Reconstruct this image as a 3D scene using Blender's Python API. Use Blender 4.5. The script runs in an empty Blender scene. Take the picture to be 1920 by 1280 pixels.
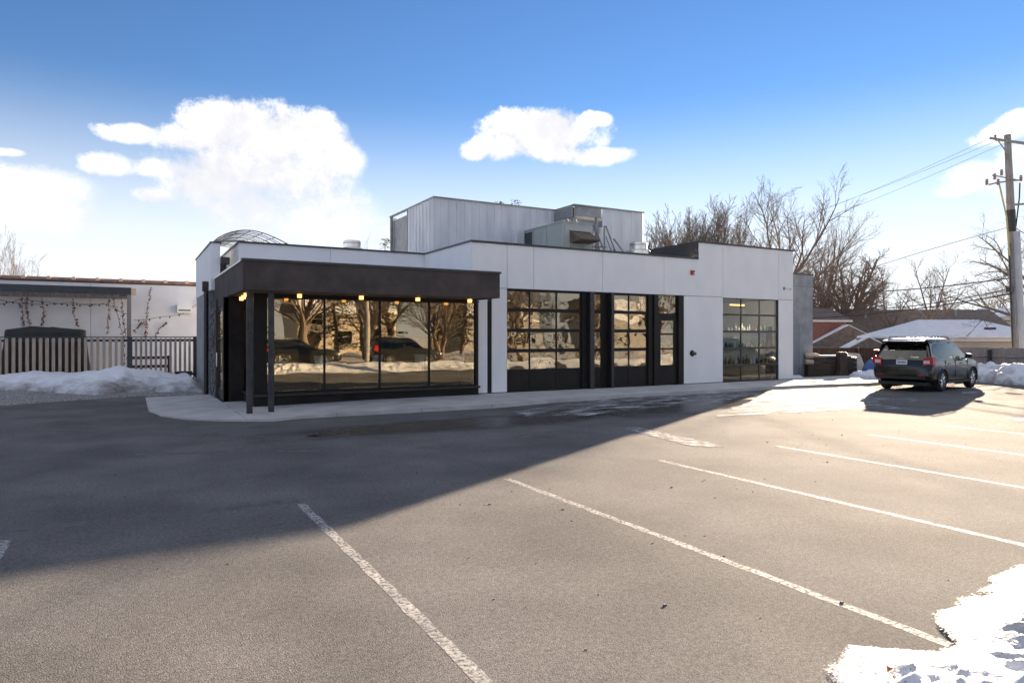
import bpy, math, random
from mathutils import Vector, noise
R_ = math.radians
scene = bpy.context.scene
# ------------------------------------------------------------------ camera
F_PX, YAW, HOR, CAM_H = 1260.0, R_(29.6), 631.0, 1.8      # 1920-wide photograph: focal length, yaw, horizon row, eye height
cam_d = bpy.data.cameras.new('camera'); cam = bpy.data.objects.new('camera', cam_d)
scene.collection.objects.link(cam); scene.camera = cam
cam_d.sensor_width = 36; cam_d.lens = 36 * F_PX / 1920
cam_d.shift_y = -(640 - HOR) / 1920
cam_d.clip_start = 0.05; cam_d.clip_end = 3000
cam.location = (0, 0, CAM_H); cam.rotation_euler = (R_(90), 0, -YAW)
SF, CF = math.sin(YAW), math.cos(YAW)
def ray(u, v):
    a = (u - 960) / F_PX
    return Vector((SF + a * CF, CF - a * SF, (HOR - v) / F_PX))
def gnd(u, v, z=0.0):            # ground point seen at a photograph pixel
    d = ray(u, v); return Vector((0, 0, CAM_H)) + d * ((z - CAM_H) / d.z)
def onY(u, v, Y):                # point on the vertical plane y = Y
    d = ray(u, v); return Vector((0, 0, CAM_H)) + d * (Y / d.y)
def at(u, v, depth): return Vector((0, 0, CAM_H)) + ray(u, v) * depth
# ------------------------------------------------------------------ light
SUN_AZ, SUN_EL = R_(61.5), R_(12.2)        # azimuth from +Y towards +X
SUN_STRENGTH, SKY_STRENGTH, EXPOSURE = 4.15, 0.05, 2.68
sd = bpy.data.lights.new('sun', 'SUN'); sd.energy = SUN_STRENGTH; sd.angle = R_(0.55); sd.color = (1.0, .80, .59)
sun = bpy.data.objects.new('sun', sd); scene.collection.objects.link(sun)
S = Vector((math.sin(SUN_AZ) * math.cos(SUN_EL), math.cos(SUN_AZ) * math.cos(SUN_EL), math.sin(SUN_EL)))
sun.rotation_euler = S.to_track_quat('Z', 'Y').to_euler(); sun.location = S * 60
scene.view_settings.view_transform = 'Standard'; scene.view_settings.look = 'None'
scene.view_settings.gamma = 1; scene.view_settings.use_curve_mapping = False
scene.view_settings.exposure = EXPOSURE
scene.cycles.use_denoising = True; scene.cycles.max_bounces = 8; scene.cycles.transparent_max_bounces = 12
scene.cycles.sample_clamp_indirect = 4.0
W = bpy.data.worlds.new('World'); scene.world = W; W.use_nodes = True
def build_world():
    nt = W.node_tree; N = nt.nodes; L = nt.links
    for n in list(N): N.remove(n)
    def math_(op, a, b=None, c=None, clamp=False):
        n = N.new('ShaderNodeMath'); n.operation = op; n.use_clamp = clamp
        for i, s in enumerate((a, b, c)):
            if s is None: continue
            if isinstance(s, (int, float)): n.inputs[i].default_value = s
            else: L.new(s, n.inputs[i])
        return n.outputs[0]
    def mixc(f, a, b):
        n = N.new('ShaderNodeMix'); n.data_type = 'RGBA'
        if isinstance(f, (int, float)): n.inputs[0].default_value = f
        else: L.new(f, n.inputs[0])
        for i, s in ((6, a), (7, b)):
            if isinstance(s, tuple): n.inputs[i].default_value = s
            else: L.new(s, n.inputs[i])
        return n.outputs[2]
    def sstep(x, a, b, hi=1.0):
        q = N.new('ShaderNodeMapRange'); q.interpolation_type = 'SMOOTHSTEP'; L.new(x, q.inputs[0]); q.inputs[1].default_value = a; q.inputs[2].default_value = b; q.inputs[4].default_value = hi; return q.outputs[0]
    out = N.new('ShaderNodeOutputWorld'); bg = N.new('ShaderNodeBackground')
    sky = N.new('ShaderNodeTexSky'); sky.sky_type = 'NISHITA'; sky.sun_disc = False
    sky.sun_elevation = SUN_EL; sky.sun_rotation = SUN_AZ
    sky.air_density = 1.0; sky.dust_density = 0.0; sky.ozone_density = 3.0
    gm = N.new('ShaderNodeGamma'); L.new(sky.outputs[0], gm.inputs[0]); gm.inputs[1].default_value = 1.03
    hs = N.new('ShaderNodeHueSaturation'); L.new(gm.outputs[0], hs.inputs['Color']); hs.inputs['Value'].default_value = .555; hs.inputs['Saturation'].default_value = 1.12; hs.inputs['Hue'].default_value = .511
    tc = N.new('ShaderNodeTexCoord'); sp = N.new('ShaderNodeSeparateXYZ'); L.new(tc.outputs['Generated'], sp.inputs[0])
    nz = N.new('ShaderNodeTexNoise'); L.new(tc.outputs['Generated'], nz.inputs['Vector'])
    nz.inputs['Scale'].default_value = 15; nz.inputs['Detail'].default_value = 10; nz.inputs['Roughness'].default_value = .68
    n2 = N.new('ShaderNodeTexNoise'); L.new(tc.outputs['Generated'], n2.inputs['Vector'])
    n2.inputs['Scale'].default_value = 4; n2.inputs['Detail'].default_value = 5
    elr = math_('ARCSINE', sp.outputs[2])
    hz = N.new('ShaderNodeMapRange'); hz.interpolation_type = 'SMOOTHSTEP'; L.new(elr, hz.inputs[0])
    hz.inputs[1].default_value = R_(20); hz.inputs[2].default_value = R_(3); hz.inputs[3].default_value = 0; hz.inputs[4].default_value = .95
    hzc = tuple(c / SKY_STRENGTH for c in (.168, .173, .181)) + (1,)
    hazy = mixc(hz.outputs[0], hs.outputs[0], hzc)
    nzf, n2f = nz.outputs['Fac'], n2.outputs['Fac']
    az = math_('ARCTAN2', sp.outputs[0], sp.outputs[1]); el = math_('ARCSINE', sp.outputs[2])
    az = math_('ADD', az, math_('MULTIPLY', math_('SUBTRACT', nzf, .5), .04))
    el = math_('ADD', el, math_('MULTIPLY', math_('SUBTRACT', n2f, .5), .03))
    blobs = [(420,245,85,60),(500,262,110,66),(590,255,64,44),(615,300,62,48),(470,325,150,55),(340,262,60,28),(245,247,52,20),
             (560,345,105,45),(400,355,90,36),(310,318,60,20),(60,352,130,40),(20,284,28,8),(200,306,52,22),(640,425,130,30),(520,400,150,45),(600,390,110,45),(60,400,170,45),(290,368,48,14),
             (1020,252,112,42),(1095,290,88,17),(935,276,60,25),(1112,222,34,14),
             (1875,248,60,20),(1915,222,45,18),(1845,330,82,30),(1910,352,70,36),(1795,352,46,14),(1910,300,50,34)]
    ang = []
    for (u, v, a, b) in blobs:
        d = ray(u, v); d1 = ray(u + a, v); d2 = ray(u, v - b)
        A = math.atan2(d.x, d.y); E_ = math.atan2(d.z, math.hypot(d.x, d.y))
        ang.append((A, E_, abs(math.atan2(d1.x, d1.y) - A), abs(math.atan2(d2.z, math.hypot(d2.x, d2.y)) - E_)))
    rnd = random.Random(3)            # the same kind of cumulus goes on round the rest of the sky
    for k in range(9):
        A = 1.5 + k * .5 + rnd.uniform(-.1, .1); A = A if A < math.pi else A - 2 * math.pi; E_ = rnd.uniform(.15, .38)
        for q in range(3): ang.append((A + rnd.uniform(-.08, .08), E_ + rnd.uniform(-.03, .03), rnd.uniform(.05, .11), rnd.uniform(.025, .05)))
    m = None
    for (A, E_, a, b) in ang:
        x = math_('MULTIPLY_ADD', az, 1 / a, -A / a); y = math_('MULTIPLY_ADD', el, 1 / b, -E_ / b)
        s = math_('MULTIPLY_ADD', y, y, math_('MULTIPLY', x, x))
        m = s if m is None else math_('SMOOTH_MIN', m, s, .5)
    fld = math_('ADD', math_('SUBTRACT', 1.0, m), math_('MULTIPLY', math_('SUBTRACT', nzf, .5), 3.8))
    mr = N.new('ShaderNodeMapRange'); mr.interpolation_type = 'SMOOTHSTEP'; L.new(fld, mr.inputs[0])
    mr.inputs[1].default_value = -.50; L.new(math_('ADD', .32, math_('MULTIPLY', math_('SUBTRACT', 1.0, math_('MULTIPLY', elr, 1 / R_(17), clamp=True)), 2.6)), mr.inputs[2])
    # unseen cumulus added overhead to lift and whiten the ambient light, in every direction
    zc = math_('MAXIMUM', sp.outputs[2], .14)
    cv = N.new('ShaderNodeCombineXYZ'); L.new(math_('DIVIDE', sp.outputs[0], zc), cv.inputs[0]); L.new(math_('DIVIDE', sp.outputs[1], zc), cv.inputs[1])
    n3 = N.new('ShaderNodeTexNoise'); L.new(cv.outputs[0], n3.inputs['Vector']); n3.inputs['Scale'].default_value = 1.1; n3.inputs['Detail'].default_value = 8; n3.inputs['Roughness'].default_value = .55
    msk = sstep(elr, R_(28), R_(40))
    over = math_('MULTIPLY', msk, sstep(n3.outputs['Fac'], .455, .57))
    dens = math_('MULTIPLY', math_('MAXIMUM', mr.outputs[0], over), .97)
    shade = math_('MULTIPLY', sstep(math_('MULTIPLY_ADD', nzf, .5, n2f), .88, .62), .75)
    ccol = mixc(shade, (.210, .206, .203, 1), (.126, .126, .133, 1))
    # clouds are given for strength .1: scale them so that the Background strength stays in its range
    mul = N.new('ShaderNodeMix'); mul.data_type = 'RGBA'
    ccs = N.new('ShaderNodeVectorMath'); ccs.operation = 'SCALE'; ccs.inputs[3].default_value = 1 / SKY_STRENGTH
    L.new(ccol, ccs.inputs[0])
    L.new(dens, mul.inputs[0]); L.new(hazy, mul.inputs[6]); L.new(ccs.outputs[0], mul.inputs[7])
    L.new(mul.outputs[2], bg.inputs[0]); bg.inputs[1].default_value = SKY_STRENGTH
    L.new(bg.outputs[0], out.inputs[0])
build_world()
# ------------------------------------------------------------------ helpers
COL = scene.collection
class MB:
    def __init__(s): s.v = []; s.f = []; s.mi = []; s.m = 0
    def quad(s, *p):
        n = len(s.v); s.v += [tuple(q) for q in p]; s.f.append(tuple(range(n, n + len(p)))); s.mi.append(s.m); return s
    def box(s, x0, x1, y0, y1, z0, z1):
        n = len(s.v)
        s.v += [(x0,y0,z0),(x1,y0,z0),(x1,y1,z0),(x0,y1,z0),(x0,y0,z1),(x1,y0,z1),(x1,y1,z1),(x0,y1,z1)]
        for q in ((0,3,2,1),(4,5,6,7),(0,1,5,4),(1,2,6,5),(2,3,7,6),(3,0,4,7)): s.f.append(tuple(n + i for i in q)); s.mi.append(s.m)
        return s
    def prism(s, poly, z0, z1):           # poly: (x, y) counter-clockwise
        n = len(s.v); k = len(poly)
        s.v += [(x, y, z0) for x, y in poly] + [(x, y, z1) for x, y in poly]
        s.f.append(tuple(n + i for i in reversed(range(k)))); s.f.append(tuple(n + k + i for i in range(k)))
        for i in range(k): j = (i + 1) % k; s.f.append((n + i, n + j, n + k + j, n + k + i))
        s.mi += [s.m] * (k + 2); return s
    def prism_y(s, poly, y0, y1):         # poly: (x, z) counter-clockwise seen from -y
        n = len(s.v); k = len(poly)
        s.v += [(x, y0, z) for x, z in poly] + [(x, y1, z) for x, z in poly]
        s.f.append(tuple(n + i for i in range(k))); s.f.append(tuple(n + k + i for i in reversed(range(k))))
        for i in range(k): j = (i + 1) % k; s.f.append((n + j, n + i, n + k + i, n + k + j))
        s.mi += [s.m] * (k + 2); return s
    def prism_x(s, poly, x0, x1):         # poly: (y, z)
        n = len(s.v); k = len(poly)
        s.v += [(x0, y, z) for y, z in poly] + [(x1, y, z) for y, z in poly]
        s.f.append(tuple(n + i for i in reversed(range(k)))); s.f.append(tuple(n + k + i for i in range(k)))
        for i in range(k): j = (i + 1) % k; s.f.append((n + i, n + j, n + k + j, n + k + i))
        s.mi += [s.m] * (k + 2); return s
    def tube(s, pts, rad, n=6, cap=True):
        pts = [Vector(p) for p in pts]; k = len(pts)
        if isinstance(rad, (int, float)): rad = [rad] * k
        b = len(s.v); up = Vector((0, 0, 1)); pu = None
        for i, p in enumerate(pts):
            t = (pts[min(i + 1, k - 1)] - pts[max(i - 1, 0)])
            if t.length < 1e-9: t = up
            t.normalize()
            if pu is None: pu = t.cross(Vector((1, 0, 0)) if abs(t.x) < .8 else Vector((0, 1, 0)))
            pu = pu - t * pu.dot(t)
            if pu.length < 1e-6: pu = t.orthogonal()
            pu.normalize(); w = t.cross(pu)
            for j in range(n):
                a = 2 * math.pi * j / n; q = p + (pu * math.cos(a) + w * math.sin(a)) * rad[i]; s.v.append((q.x, q.y, q.z))
        for i in range(k - 1):
            for j in range(n):
                j2 = (j + 1) % n; s.f.append((b + i*n + j, b + i*n + j2, b + (i+1)*n + j2, b + (i+1)*n + j)); s.mi.append(s.m)
        if cap:
            s.f.append(tuple(b + j for j in reversed(range(n)))); s.f.append(tuple(b + (k-1)*n + j for j in range(n))); s.mi += [s.m] * 2
        return s
    def lathe(s, c, prof, n=16):          # prof: (radius, z) going up
        b = len(s.v); k = len(prof)
        for r, z in prof:
            for j in range(n):
                a = 2 * math.pi * j / n; s.v.append((c[0] + r * math.cos(a), c[1] + r * math.sin(a), c[2] + z))
        for i in range(k - 1):
            for j in range(n):
                j2 = (j + 1) % n; s.f.append((b + i*n + j, b + i*n + j2, b + (i+1)*n + j2, b + (i+1)*n + j)); s.mi.append(s.m)
        s.f.append(tuple(b + j for j in reversed(range(n)))); s.f.append(tuple(b + (k-1)*n + j for j in range(n))); s.mi += [s.m] * 2
        return s
    def build(s, name, mats, parent=None, origin=None, smooth=False, kind=None):
        if origin is None:
            origin = Vector((0, 0, 0))
            q = parent
            while q is not None: origin = origin + Vector(q.location) * (0 if q.get('_local') else 1); q = q.parent
        else: origin = Vector(origin)
        me = bpy.data.meshes.new(name)
        me.from_pydata([(x - origin.x, y - origin.y, z - origin.z) for x, y, z in s.v], [], s.f)
        for m in (mats if isinstance(mats, (list, tuple)) else [mats]): me.materials.append(m)
        if any(s.mi): me.polygons.foreach_set('material_index', s.mi)
        if smooth: me.polygons.foreach_set('use_smooth', [True] * len(s.f))
        me.update()
        o = bpy.data.objects.new(name, me); COL.objects.link(o)
        if parent is not None: o.parent = parent
        else: o.location = origin
        if kind: o['kind'] = kind
        return o
def tag(o, label, cat, group=None):
    o['label'] = label; o['category'] = cat
    if group: o['group'] = group
    return o
def thing(name, label, cat, loc=(0, 0, 0), group=None, local=False, rotz=0):
    o = bpy.data.objects.new(name, None); COL.objects.link(o); o.location = loc; o.rotation_euler = (0, 0, rotz)
    o.empty_display_size = .2
    if local: o['_local'] = 1             # parts are modelled in the thing's own axes
    return tag(o, label, cat, group)
def copy_tree(o, parent=None):
    c = o.copy(); COL.objects.link(c); c.parent = parent
    for ch in o.children: copy_tree(ch, c)
    return c
def B(name, mat, parent, *bx): return MB().box(*bx).build(name, mat, parent)
# ------------------------------------------------------------------ materials
MATS = {}
def mat(name, c1, c2=None, scale=4, rough=.6, metal=0.0, spec=.5, bump=0.0, bscale=None, detail=6, lo=.35, hi=.65, stretch=None, rough2=None):
    m = bpy.data.materials.new(name); m.use_nodes = True; MATS[name] = m
    nt = m.node_tree; N = nt.nodes; L = nt.links; p = N['Principled BSDF']
    p.inputs['Roughness'].default_value = rough; p.inputs['Metallic'].default_value = metal
    p.inputs['Specular IOR Level'].default_value = spec
    p.inputs['Base Color'].default_value = (*c1, 1)
    tc = N.new('ShaderNodeTexCoord'); mp = N.new('ShaderNodeMapping'); L.new(tc.outputs['Object'], mp.inputs[0])
    if stretch: mp.inputs['Scale'].default_value = stretch
    if c2 is not None:
        n = N.new('ShaderNodeTexNoise'); n.inputs['Scale'].default_value = scale; n.inputs['Detail'].default_value = detail
        L.new(mp.outputs[0], n.inputs['Vector'])
        r = N.new('ShaderNodeValToRGB'); L.new(n.outputs['Fac'], r.inputs[0])
        r.color_ramp.elements[0].position = lo; r.color_ramp.elements[0].color = (*c1, 1)
        r.color_ramp.elements[1].position = hi; r.color_ramp.elements[1].color = (*c2, 1)
        L.new(r.outputs[0], p.inputs['Base Color'])
        if rough2 is not None:
            mr = N.new('ShaderNodeMapRange'); L.new(n.outputs['Fac'], mr.inputs[0]); mr.inputs[1].default_value = lo; mr.inputs[2].default_value = hi
            mr.inputs[3].default_value = rough; mr.inputs[4].default_value = rough2; L.new(mr.outputs[0], p.inputs['Roughness'])
    if bump:
        n = N.new('ShaderNodeTexNoise'); n.inputs['Scale'].default_value = bscale or scale * 8; n.inputs['Detail'].default_value = 4
        L.new(mp.outputs[0], n.inputs['Vector'])
        b = N.new('ShaderNodeBump'); b.inputs['Strength'].default_value = bump; b.inputs['Distance'].default_value = .02
        L.new(n.outputs['Fac'], b.inputs['Height']); L.new(b.outputs[0], p.inputs['Normal'])
    return m
def emat(name, col, strength):
    m = mat(name, col, rough=.4); p = m.node_tree.nodes['Principled BSDF']
    p.inputs['Emission Color'].default_value = (*col, 1); p.inputs['Emission Strength'].default_value = strength
    return m
def glass_mat(name, tint, refl=2.0, wave=.06, wscale=1.3, gold=(.97, .97, .95)):
    m = bpy.data.materials.new(name); m.use_nodes = True; nt = m.node_tree; N = nt.nodes; L = nt.links
    for n in list(N): N.remove(n)
    o = N.new('ShaderNodeOutputMaterial'); mx = N.new('ShaderNodeMixShader'); g = N.new('ShaderNodeBsdfGlossy'); t = N.new('ShaderNodeBsdfTransparent')
    f0 = ((refl - 1) / (refl + 1)) ** 2          # Schlick reflectance, the same from both sides of the pane
    ge = N.new('ShaderNodeNewGeometry'); dt = N.new('ShaderNodeVectorMath'); dt.operation = 'DOT_PRODUCT'; L.new(ge.outputs['Normal'], dt.inputs[0]); L.new(ge.outputs['Incoming'], dt.inputs[1])
    def mt(op, a, b):
        q = N.new('ShaderNodeMath'); q.operation = op
        for i, v in enumerate((a, b)):
            if isinstance(v, float): q.inputs[i].default_value = v
            elif v is not None: L.new(v, q.inputs[i])
        return q
    fr = mt('MULTIPLY_ADD', mt('POWER', mt('SUBTRACT', 1.0, mt('ABSOLUTE', dt.outputs['Value'], None).outputs[0]).outputs[0], 5.0).outputs[0], 1 - f0); fr.inputs[2].default_value = f0
    g.inputs['Roughness'].default_value = 0.004; g.inputs['Color'].default_value = (*gold, 1); t.inputs[0].default_value = (*tint, 1)
    tc = N.new('ShaderNodeTexCoord'); n = N.new('ShaderNodeTexNoise'); n.inputs['Scale'].default_value = wscale; n.inputs['Detail'].default_value = 1
    L.new(tc.outputs['Object'], n.inputs['Vector'])
    b = N.new('ShaderNodeBump'); b.inputs['Strength'].default_value = wave; b.inputs['Distance'].default_value = .05
    L.new(n.outputs['Fac'], b.inputs['Height']); L.new(b.outputs[0], g.inputs['Normal'])
    L.new(fr.outputs[0], mx.inputs[0]); L.new(t.outputs[0], mx.inputs[1]); L.new(g.outputs[0], mx.inputs[2]); L.new(mx.outputs[0], o.inputs[0])
    return m
m_panel = mat('white_panel', (.80, .80, .80), (.85, .85, .845), scale=1.6, stretch=(1, 1, .55), detail=9, rough=.75, bump=.25, bscale=90, spec=.3)
m_joint = mat('panel_joint', (.12, .12, .125), rough=.8)
m_cap = mat('dark_cap', (.035, .037, .04), (.05, .05, .055), scale=6, rough=.45)
m_fascia = mat('bronze_stucco', (.062, .051, .047), (.092, .076, .070), scale=2.2, rough=.8, bump=.5, bscale=60, spec=.3)
m_bronze = mat('bronze_frame', (.010, .009, .008), (.015, .013, .012), scale=3, rough=.55, spec=.3)
m_darkwall = mat('dark_stucco', (.022, .018, .017), (.036, .030, .028), scale=2.2, rough=.85, bump=.4, bscale=60, spec=.2)
m_black = mat('black_steel', (.016, .016, .017), (.03, .03, .031), scale=9, rough=.4, spec=.5)
m_grayframe = mat('grey_bronze_frame', (.040, .037, .033), (.055, .05, .045), scale=3, rough=.5)
m_colmn = mat('weathered_column', (.026, .026, .028), (.055, .052, .05), scale=5, rough=.55, bump=.2)
m_soffit = mat('soffit_board', (.16, .10, .06), (.22, .14, .085), scale=2, rough=.6, stretch=(1, 9, 1))
m_lamp = emat('lamp_glow', (1.0, .50, .14), .5)
m_lampbody = mat('lamp_body', (.25, .17, .09), rough=.4, metal=.4)
m_glass = glass_mat('window_glass', (.86, .87, .85), 2.6, .07, 1.1, (1.0, .86, .62))
m_gglass = glass_mat('garage_glass', (.84, .85, .83), 2.4, .15, 1.8, (1.0, .89, .70))
m_bglass = glass_mat('bar_glass', (.88, .90, .89), 1.6, .10, 1.6)
m_cglass = glass_mat('car_glass', (.10, .11, .11), 1.9, 0.0)
m_roof = mat('roof_membrane', (.25, .25, .26), (.5, .5, .52), scale=1.5, rough=.9)
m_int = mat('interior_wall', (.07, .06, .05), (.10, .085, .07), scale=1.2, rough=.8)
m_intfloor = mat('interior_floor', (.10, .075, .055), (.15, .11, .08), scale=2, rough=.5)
m_galv = mat('galvanised', (.58, .60, .625), (.70, .72, .74), scale=2.5, rough=.5, metal=.2, stretch=(1, 1, .25))
m_galvd = mat('galvanised_dark', (.25, .26, .27), (.34, .35, .36), scale=3, rough=.5, metal=.5)
m_alu = mat('bright_metal', (.70, .69, .67), (.80, .80, .79), scale=5, rough=.28, metal=.9)
m_rtu = mat('unit_enamel', (.36, .40, .38), (.42, .46, .44), scale=2, rough=.5)
m_louver = mat('louver_dark', (.06, .065, .07), rough=.6)
m_hood = mat('rusty_mesh', (.10, .075, .05), (.16, .12, .08), scale=14, rough=.8)
m_grey = mat('grey_render', (.24, .25, .265), (.33, .345, .36), scale=2.5, rough=.85, bump=.3, bscale=30)
m_greydoor = mat('grey_paint', (.20, .22, .25), (.23, .25, .28), scale=3, rough=.5)
m_nwall = mat('neighbour_render', (.70, .71, .73), (.77, .78, .80), scale=1.4, rough=.85, bump=.3, bscale=40)
m_copper = mat('copper_pipe', (.22, .13, .105), (.31, .19, .155), scale=6, rough=.4, metal=.5)
m_bracket = mat('orange_bracket', (.75, .50, .36), rough=.5)
m_cedar = mat('weathered_cedar', (.36, .27, .20), (.50, .40, .31), scale=2.5, rough=.8, stretch=(14, 14, 1), bump=.3, bscale=20)
m_greywood = mat('grey_wood', (.22, .19, .17), (.33, .29, .26), scale=2.5, rough=.85, stretch=(14, 14, 1), bump=.3, bscale=20)
m_brownfence = mat('brown_metal', (.085, .055, .035), (.12, .08, .05), scale=3, rough=.6)
m_tarp = mat('black_tarp', (.014, .013, .013), (.028, .025, .024), scale=4, rough=.55, bump=.4, bscale=6)
m_stone = mat('split_stone', (.10, .095, .095), (.24, .23, .23), scale=9, rough=.9, bump=.8, bscale=40)
m_bark = mat('bark', (.115, .085, .062), (.20, .15, .112), scale=7, rough=.9, stretch=(3, 3, .6), bump=.5, bscale=30)
m_twig = mat('twig', (.16, .128, .105), (.24, .19, .155), scale=3, rough=.9)
m_needle = mat('needles', (.04, .055, .025), (.09, .09, .045), scale=2.5, rough=.8)
m_needleb = mat('brown_needles', (.12, .07, .04), (.2, .12, .07), scale=2.5, rough=.8)
m_redleaf = mat('dry_red_leaf', (.10, .022, .016), (.17, .05, .035), scale=20, rough=.7)
m_polew = mat('pole_wood', (.22, .205, .19), (.34, .32, .30), scale=4, rough=.85, stretch=(6, 6, .5))
m_conduit = mat('grey_conduit', (.40, .41, .43), (.46, .47, .49), scale=3, rough=.5)
m_porc = mat('porcelain', (.35, .24, .2), rough=.3)
m_wire = mat('wire', (.03, .03, .03), rough=.5)
m_paintline = mat('line_paint', (.24, .235, .225), (.52, .51, .49), scale=34, rough=.9, spec=.1, bump=.3, bscale=120, lo=.36, hi=.56, detail=8)
m_red = mat('red_plastic', (.35, .02, .02), rough=.4)
m_white = mat('white_plastic', (.78, .78, .76), rough=.4)
m_blue = mat('blue_tarp', (.03, .09, .26), (.06, .14, .36), scale=5, rough=.5)
m_rubber = mat('tyre_rubber', (.018, .018, .018), (.03, .03, .03), scale=12, rough=.8)
m_green = mat('leaf_green', (.05, .10, .03), (.09, .15, .05), scale=5, rough=.6)
m_wicker = mat('wicker', (.45, .30, .17), (.58, .42, .26), scale=30, rough=.7)
m_wood = mat('dark_wood', (.045, .028, .018), (.08, .05, .032), scale=3, rough=.6, stretch=(6, 1, 6))
def snow_mat(name, dirt):
    m = mat(name, (.70, .72, .755), (.80, .81, .83), scale=3, rough=.65, spec=.35, bump=.6, bscale=22)
    nt = m.node_tree; N = nt.nodes; L = nt.links; p = N['Principled BSDF']
    p.inputs['Subsurface Weight'].default_value = 0.0
    src = p.inputs['Base Color'].links[0].from_socket
    tc = N.new('ShaderNodeTexCoord'); n = N.new('ShaderNodeTexNoise'); n.inputs['Scale'].default_value = 1.3; n.inputs['Detail'].default_value = 10; n.inputs['Roughness'].default_value = .72
    L.new(tc.outputs['Object'], n.inputs['Vector'])
    at_ = N.new('ShaderNodeAttribute'); at_.attribute_name = 'dirt'
    ad = N.new('ShaderNodeMath'); ad.operation = 'ADD'; L.new(n.outputs['Fac'], ad.inputs[0]); L.new(at_.outputs['Fac'], ad.inputs[1])
    mr = N.new('ShaderNodeMapRange'); L.new(ad.outputs[0], mr.inputs[0]); mr.inputs[1].default_value = .62; mr.inputs[2].default_value = .95; mr.inputs[4].default_value = dirt
    mx = N.new('ShaderNodeMix'); mx.data_type = 'RGBA'; L.new(mr.outputs[0], mx.inputs[0]); L.new(src, mx.inputs[6]); mx.inputs[7].default_value = (.17, .15, .13, 1)
    L.new(mx.outputs[2], p.inputs['Base Color'])
    return m
m_snow = snow_mat('snow', .9)
m_nearsnow = snow_mat('thin_snow', .95)
for e_, c_ in zip([n for n in m_nearsnow.node_tree.nodes if n.type == 'VALTORGB'][0].color_ramp.elements, ((.56, .57, .59, 1), (.70, .705, .715, 1))): e_.color = c_
def feather(m):                       # the sheet thins out in crumbs at its rim ('cover' = distance to the rim)
    nt = m.node_tree; N = nt.nodes; L = nt.links; p = N['Principled BSDF']; tc = N.new('ShaderNodeTexCoord'); n = N.new('ShaderNodeTexNoise'); n.inputs['Scale'].default_value = 55; n.inputs['Detail'].default_value = 5; L.new(tc.outputs['Object'], n.inputs['Vector'])
    a = N.new('ShaderNodeAttribute'); a.attribute_name = 'cover'; q = N.new('ShaderNodeMath'); q.operation = 'MULTIPLY_ADD'; L.new(a.outputs['Fac'], q.inputs[0]); q.inputs[1].default_value = 4.0; L.new(n.outputs['Fac'], q.inputs[2])
    g_ = N.new('ShaderNodeTexNoise'); g_.inputs['Scale'].default_value = 75; g_.inputs['Detail'].default_value = 3; L.new(tc.outputs['Object'], g_.inputs['Vector'])      # grit
    gc = N.new('ShaderNodeMath'); gc.operation = 'MULTIPLY_ADD'; L.new(a.outputs['Fac'], gc.inputs[0]); gc.inputs[1].default_value = -.09; L.new(g_.outputs['Fac'], gc.inputs[2])
    gr_ = N.new('ShaderNodeMapRange'); L.new(gc.outputs[0], gr_.inputs[0]); gr_.inputs[1].default_value = .60; gr_.inputs[2].default_value = .66
    gm_ = N.new('ShaderNodeMix'); gm_.data_type = 'RGBA'; L.new(gr_.outputs[0], gm_.inputs[0]); L.new(p.inputs['Base Color'].links[0].from_socket, gm_.inputs[6]); gm_.inputs[7].default_value = (.07, .06, .05, 1); L.new(gm_.outputs[2], p.inputs['Base Color'])
    r = N.new('ShaderNodeMapRange'); L.new(q.outputs[0], r.inputs[0]); r.inputs[1].default_value = .52; r.inputs[2].default_value = .72; L.new(r.outputs[0], p.inputs['Alpha'])
feather(m_nearsnow)
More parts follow.
